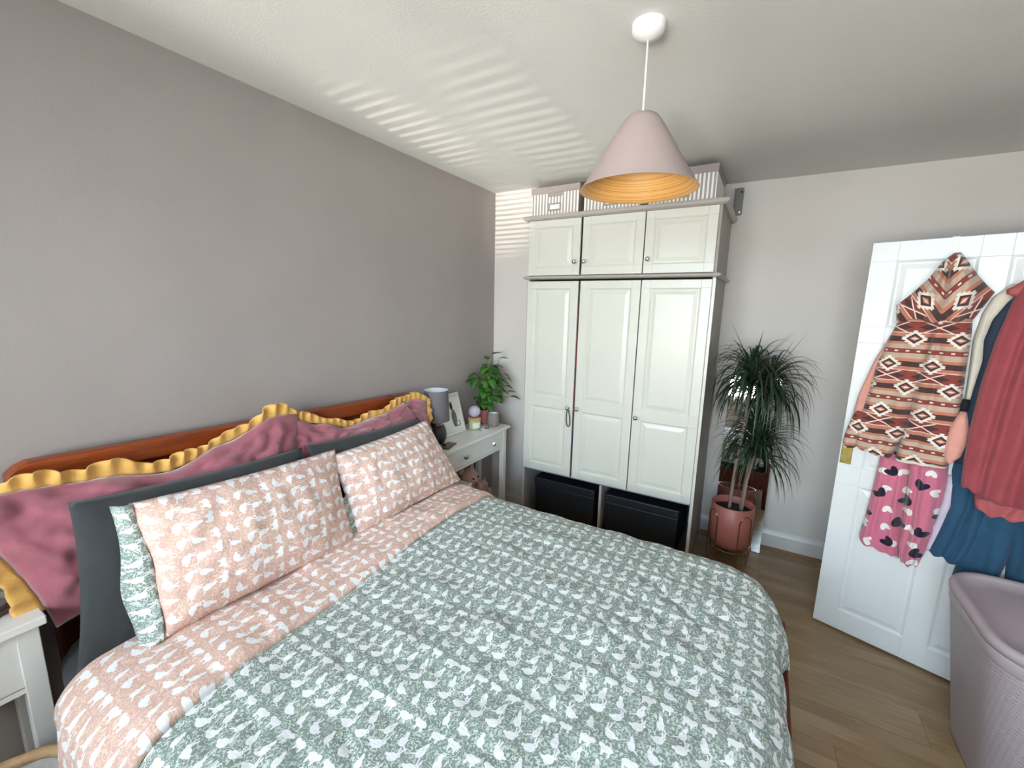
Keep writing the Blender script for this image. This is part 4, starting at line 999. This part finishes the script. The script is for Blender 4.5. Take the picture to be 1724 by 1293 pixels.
# ------------------------------------------------------------------ room door, standing open
TH = -.3098; D0 = Vector((2.1703, 2.5233, 0))
door = bpy.data.objects.new('door_1', None); COL.objects.link(door); door.location = D0; door.rotation_euler = (0, 0, TH); door['kind'] = 'structure'
DW, DH = .76, 1.905
pan = []
for a, b in ((.092, .338), (.422, .668)):
    pan += [(a, .118, b, .775), (a, .865, b, 1.46), (a, 1.535, b, 1.822)]
m = panelled(Mesh(), 0, .012, DW, DH, 0, .035, pan, .008); dl = m.make('door_leaf', 'white_door', door, bevel=.0018, local=True)
Mesh().box(.006, -.004, .875, .050, 0, .985).make('lock_plate', 'brass', dl, bevel=.002, local=True)
for z in (.25, 1.0, 1.7): Mesh().tube([(DW+.004, .0, z), (DW+.004, .0, z+.08)], .006, 8).make('hinge', 'brass', dl, local=True)

DT = lambda u, d: D0+Vector((math.cos(TH)*u, math.sin(TH)*u, 0))+Vector((math.sin(TH), -math.cos(TH), 0))*d
def dthing(name, label, cat, u, z, d=.03, group=None):
    p = DT(u, d); t = thing(name, label, cat, (p.x, p.y, z), TH, group); t['_u'] = u; t['_d'] = d; t['_z'] = z; return t
def dlocal(m, t):      # door coordinates (u, -depth, z) to the thing's own frame
    u, d, z = t['_u'], t['_d'], t['_z']
    m.v = [(x-u, y+d, zz-z) for x, y, zz in m.v]; return m
def finish(t):
    for k in ('_u', '_d', '_z'):
        if k in t: del t[k]

# over-door hooks
def hook(u, label):
    t = dthing('over_door_hook', label, 'hook', u, 1.78, .004)
    m = Mesh(); m.box(u-.012, -.0035, 1.70, u+.012, -.001, DH+.004); m.box(u-.012, -.0035, DH+.001, u+.012, .037, DH+.004); m.box(u-.012, .0355, DH-.05, u+.012, .038, DH+.001)
    dlocal(m, t).make('strap', 'white_plastic', t, local=True)
    m = Mesh(); m.tube([(u, -.003, 1.735), (u, -.03, 1.725), (u, -.05, 1.74), (u, -.055, 1.77)], .004, 8); dlocal(m, t).make('prong', 'white_plastic', t, local=True, smooth=True); finish(t)
hook(.262, 'white over-door hook above the patterned hooded coat'); hook(.55, 'white over-door hook behind the rose-red robe')

def garment(t, name, mat, L, R, off, thick, folds=(), n=60, mcols=36, back=.0, hemwave=.0, seed=0, edge=.5, uvr=None):
    """L and R are outlines [(u,z),...] from top to bottom; a cloth body with front and back, folds = [(freq, amp, phase)]"""
    def at(s, k, side):
        pl_, pr_ = poly(L, k), poly(R, k)
        u = lerp(pl_[0], pr_[0], s); z = lerp(pl_[1], pr_[1], s)
        c_ = 2*s-1; prof = max(0, 1-abs(c_)**3)**edge
        tp = prof*(1-max(0, (k-.985)/.015)*.6)*min(1, .3+k*8)
        if side > 0:
            dep = off+thick*tp
            for fr, am, phs in folds:
                dep += am*prof*min(1, k*2.2+.15)*math.sin(fr*s*2*PI+phs+1.2*noise.noise(Vector((s*3, k*2.5, seed)))*2)
            dep += .004*fbm(u*16, z*16, seed)*prof
        else: dep = off-.002-back*tp
        z += hemwave*math.sin(s*16+seed)*max(0, (k-.8)/.2)
        return (u, -dep, z)
    m = Mesh(); uvr = uvr or (lambda u, z: (u, z)); uvf = lambda s, k: uvr(at(s, k, 1)[0], at(s, k, 1)[2])
    m.grid(lambda s, k: at(s, k, 1), mcols, n, uvf); m.grid(lambda s, k: at(s, k, -1), mcols, n, uvf, flip=True)
    k = len(m.v)//2; W1 = mcols+1
    rim = list(range(0, mcols))+[j*W1+mcols for j in range(n)]+[n*W1+i for i in range(mcols, 0, -1)]+[j*W1 for j in range(n, 0, -1)]
    for i in range(len(rim)):
        a, b = rim[i], rim[(i+1) % len(rim)]; m.f.append((a, b, b+k, a+k))
    return dlocal(m, t).make(name, mat, t, local=True, smooth=True)

# patterned hooded coat
coat = dthing('hooded_coat', 'brown, rust and cream southwestern-patterned fleece coat with hood, hanging on the open door', 'coat', .25, .96, .07)
garment(coat, 'left_front', 'aztec', [(.145, 1.60), (.118, 1.50), (.092, 1.39), (.078, 1.25), (.060, 1.10), (.062, .985)], [(.262, 1.60), (.258, 1.50), (.250, 1.39), (.238, 1.22), (.222, 1.08), (.190, .955)], .05, .060, ((1.2, .010, .4), (2.6, .005, 1)), seed=1, hemwave=.004)
garment(coat, 'right_front', 'aztec', [(.250, 1.60), (.246, 1.50), (.238, 1.39), (.226, 1.22), (.218, 1.08), (.206, .965)], [(.352, 1.615), (.362, 1.50), (.366, 1.39), (.372, 1.25), (.374, 1.10), (.372, .975)], .055, .060, ((1.0, .010, 2.0), (2.2, .005, .2)), seed=2, hemwave=.002)
garment(coat, 'hood', 'aztec', [(.268, 1.835), (.238, 1.800), (.205, 1.735), (.165, 1.680), (.122, 1.632), (.130, 1.565)], [(.288, 1.835), (.312, 1.80), (.345, 1.748), (.372, 1.712), (.398, 1.682), (.352, 1.565)], .06, .075, ((1.6, .022, .8), (3.6, .012, 1.9)), seed=3, hemwave=.006, uvr=lambda u, z: ((z*.75+u*.5, z*.45-u*.9) if False else (u*.75+(z-1.6)*.55*(1 if u > .27 else -1), z*.62-abs(u-.27)*.85)))
garment(coat, 'lining', 'salmon', [(.115, 1.50), (.075, 1.38), (.040, 1.22), (.030, 1.11)], [(.150, 1.50), (.110, 1.38), (.085, 1.22), (.080, 1.11)], .035, .035, ((1, .004, 0),), 20, 14, seed=4)['label'] = 'salmon fleece lining'
garment(coat, 'sleeve', 'aztec', [(.045, 1.17), (.018, 1.05), (.012, 1.00), (.020, .972)], [(.105, 1.17), (.085, 1.05), (.075, 1.00), (.060, .972)], .045, .045, ((1, .004, 0),), 20, 14, seed=5)
garment(coat, 'cuff_lining', 'salmon', [(.375, 1.215), (.350, 1.15), (.345, 1.08), (.350, 1.03), (.368, .998)], [(.392, 1.215), (.410, 1.15), (.412, 1.08), (.402, 1.03), (.378, .998)], .075, .045, (), 20, 16, seed=6)['label'] = 'salmon fleece cuff'
garment(coat, 'hem_binding', 'cream_cloth', [(.206, .972), (.206, .962)], [(.373, .982), (.373, .972)], .065, .055, ((1.0, .008, 2.0),), 4, 24)
finish(coat)
# heart-print pyjamas
pj = dthing('pyjama_trousers', 'pink fleece pyjama trousers with black and white hearts hanging below the patterned coat', 'pyjamas', .26, .52, .05)
garment(pj, 'left_leg', 'hearts', [(.155, .985), (.150, .90), (.146, .80), (.138, .66), (.128, .555), (.130, .535)], [(.255, .985), (.258, .90), (.262, .80), (.268, .66), (.272, .555), (.278, .505)], .02, .050, ((1.3, .009, 1), (2.5, .005, 0)), seed=8, hemwave=.004)
garment(pj, 'right_leg', 'hearts', [(.250, .985), (.258, .90), (.262, .80), (.266, .66), (.270, .56), (.285, .500)], [(.372, .985), (.378, .90), (.375, .80), (.368, .66), (.356, .565), (.342, .500)], .018, .060, ((1.6, .010, 3), (3.1, .006, 0)), seed=9, hemwave=.006)
finish(pj)
# strip of lilac fleece beside them
t = dthing('towel', 'narrow strip of pale lilac fleece between the heart pyjamas and the blue robe', 'towel', .38, .58, .03)
garment(t, 'cloth', 'lilac', [(.375, .93), (.374, .80), (.362, .68), (.352, .575)], [(.412, .93), (.405, .80), (.395, .68), (.375, .575)], .012, .022, (), 20, 10, seed=10); finish(t)
# cream top, navy robe
t = dthing('cream_top', 'cream top hanging between the patterned coat and the navy robe', 'clothing', .40, 1.25, .05)
garment(t, 'cloth', 'cream_cloth', [(.435, 1.715), (.395, 1.665), (.375, 1.60), (.366, 1.50), (.372, 1.38), (.378, 1.24), (.385, 1.02)], [(.485, 1.715), (.452, 1.665), (.44, 1.60), (.43, 1.50), (.43, 1.38), (.43, 1.24), (.43, 1.02)], .014, .028, ((1.5, .004, 0),), seed=12)
garment(t, 'tag', 'black_cloth', [(.373, 1.265), (.371, 1.215)], [(.394, 1.265), (.394, 1.215)], .08, .006, (), 4, 4); finish(t)
t = dthing('navy_robe', 'navy robe showing between the cream top and the rose-red robe', 'clothing', .45, 1.0, .08)
garment(t, 'cloth', 'navy', [(.478, 1.70), (.436, 1.645), (.408, 1.58), (.396, 1.50), (.404, 1.42), (.396, 1.30), (.392, 1.20), (.392, 1.0)], [(.52, 1.70), (.51, 1.645), (.50, 1.58), (.49, 1.50), (.48, 1.42), (.47, 1.30), (.47, 1.20), (.47, 1.0)], .068, .020, ((1.2, .004, 0),), seed=13); finish(t)
# petrol-blue robe
t = dthing('blue_robe', 'long petrol-blue robe hanging behind the rose-red one, reaching the hamper', 'robe', .52, .50, .05)
garment(t, 'left_skirt', 'teal_blue', [(.39, 1.20), (.385, 1.0), (.384, .95), (.400, .80), (.380, .68), (.362, .575)], [(.55, 1.20), (.53, 1.0), (.52, .95), (.51, .80), (.50, .68), (.475, .545)], .010, .040, ((1.2, .010, 1), (2.6, .005, 2)), seed=14, hemwave=.006)
garment(t, 'middle_skirt', 'teal_blue', [(.46, 1.20), (.46, 1.0), (.46, .80), (.458, .62), (.448, .49)], [(.60, 1.20), (.60, 1.0), (.60, .80), (.585, .62), (.568, .50)], .008, .045, ((1.5, .012, 1), (2.2, .006, 2)), seed=15, hemwave=.006)
garment(t, 'right_skirt', 'teal_blue', [(.55, 1.20), (.56, 1.0), (.57, .80), (.585, .60), (.59, .55)], [(.72, 1.20), (.73, 1.0), (.735, .80), (.74, .60), (.74, .545)], .012, .045, ((1.5, .012, 0), (3.2, .006, 2)), seed=16, hemwave=.006); finish(t)
# rose-red robe
t = dthing('rose_robe', 'rose-red robe hanging at the right edge of the photo, topmost on the door', 'robe', .55, .83, .12)
garment(t, 'left_panel', 'rose', [(.500, 1.760), (.470, 1.720), (.445, 1.640), (.425, 1.50), (.412, 1.33), (.408, 1.15), (.412, 1.00), (.418, .925)], [(.58, 1.790), (.57, 1.72), (.56, 1.64), (.55, 1.50), (.54, 1.33), (.53, 1.15), (.52, 1.0), (.512, .885)], .105, .060, ((1.3, .010, 1), (2.8, .005, 2)), seed=17, hemwave=.004)
garment(t, 'right_panel', 'rose', [(.53, 1.81), (.52, 1.72), (.51, 1.64), (.50, 1.50), (.49, 1.33), (.48, 1.15), (.47, 1.0), (.462, .890)], [(.70, 1.75), (.71, 1.70), (.715, 1.60), (.72, 1.50), (.72, 1.33), (.72, 1.15), (.71, 1.0), (.70, .885)], .115, .065, ((2.0, .014, .5), (4.1, .007, 2)), seed=18, hemwave=.006)
garment(t, 'inner_hem', 'rose_light', [(.455, .93), (.460, .88), (.470, .835)], [(.64, .93), (.635, .88), (.61, .835)], .100, .045, ((2.5, .010, .5),), 20, 30, seed=19, hemwave=.012)
garment(t, 'shoulder', 'rose_light', [(.500, 1.765), (.455, 1.715), (.425, 1.690), (.428, 1.675)], [(.56, 1.80), (.55, 1.74), (.50, 1.70), (.455, 1.66)], .09, .03, (), 14, 12, seed=20); finish(t)

# ------------------------------------------------------------------ laundry hamper
hp = thing('laundry_hamper', 'large mauve plastic laundry hamper with woven relief and lid, in front of the open door', 'laundry basket', (2.70, 1.92, 0))
def rr_ring(x0, y0, x1, y1, r, z, n=8):
    ring = []
    for cx, cy, a0 in ((x1-r, y1-r, 0), (x0+r, y1-r, PI/2), (x0+r, y0+r, PI), (x1-r, y0+r, 3*PI/2)):
        for k in range(n+1): a = a0+PI/2*k/n; ring.append((cx+r*math.cos(a), cy+r*math.sin(a), z))
    return ring
def hring(t, z, o=0.0):
    return rr_ring(lerp(2.580, 2.505, t)-o, lerp(1.720, 1.655, t)-o, lerp(2.850, 2.900, t)+o, lerp(2.165, 2.205, t)+o, lerp(.11, .14, t)+o, z)
rings = [hring(0, .0), hring(.02, .012)]+[hring(k/12, lerp(.012, .535, k/12)) for k in range(1, 13)]
m = Mesh(); flat = []
for r in rings:
    s = 0; prev = None
    for p in r:
        if prev: s += math.dist(prev[:2], p[:2])
        flat.append((s, p[2])); prev = p
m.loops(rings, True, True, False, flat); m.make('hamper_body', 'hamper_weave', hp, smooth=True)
m = Mesh(); m.loops([hring(1, .535), hring(1, .54, .004), hring(1, .575, .008), hring(1, .58, .006), hring(1, .58, .0)], True, False, False); m.make('collar', 'hamper', hp, smooth=True)
m = Mesh(); m.loops([hring(1, .581, .010), hring(1, .600, .012), hring(1, .610, .006), hring(1, .612, -.006), hring(1, .606, -.020), hring(1, .600, -.026), hring(1, .603, -.10)], True, True, True); m.make('lid', 'hamper', hp, smooth=True)
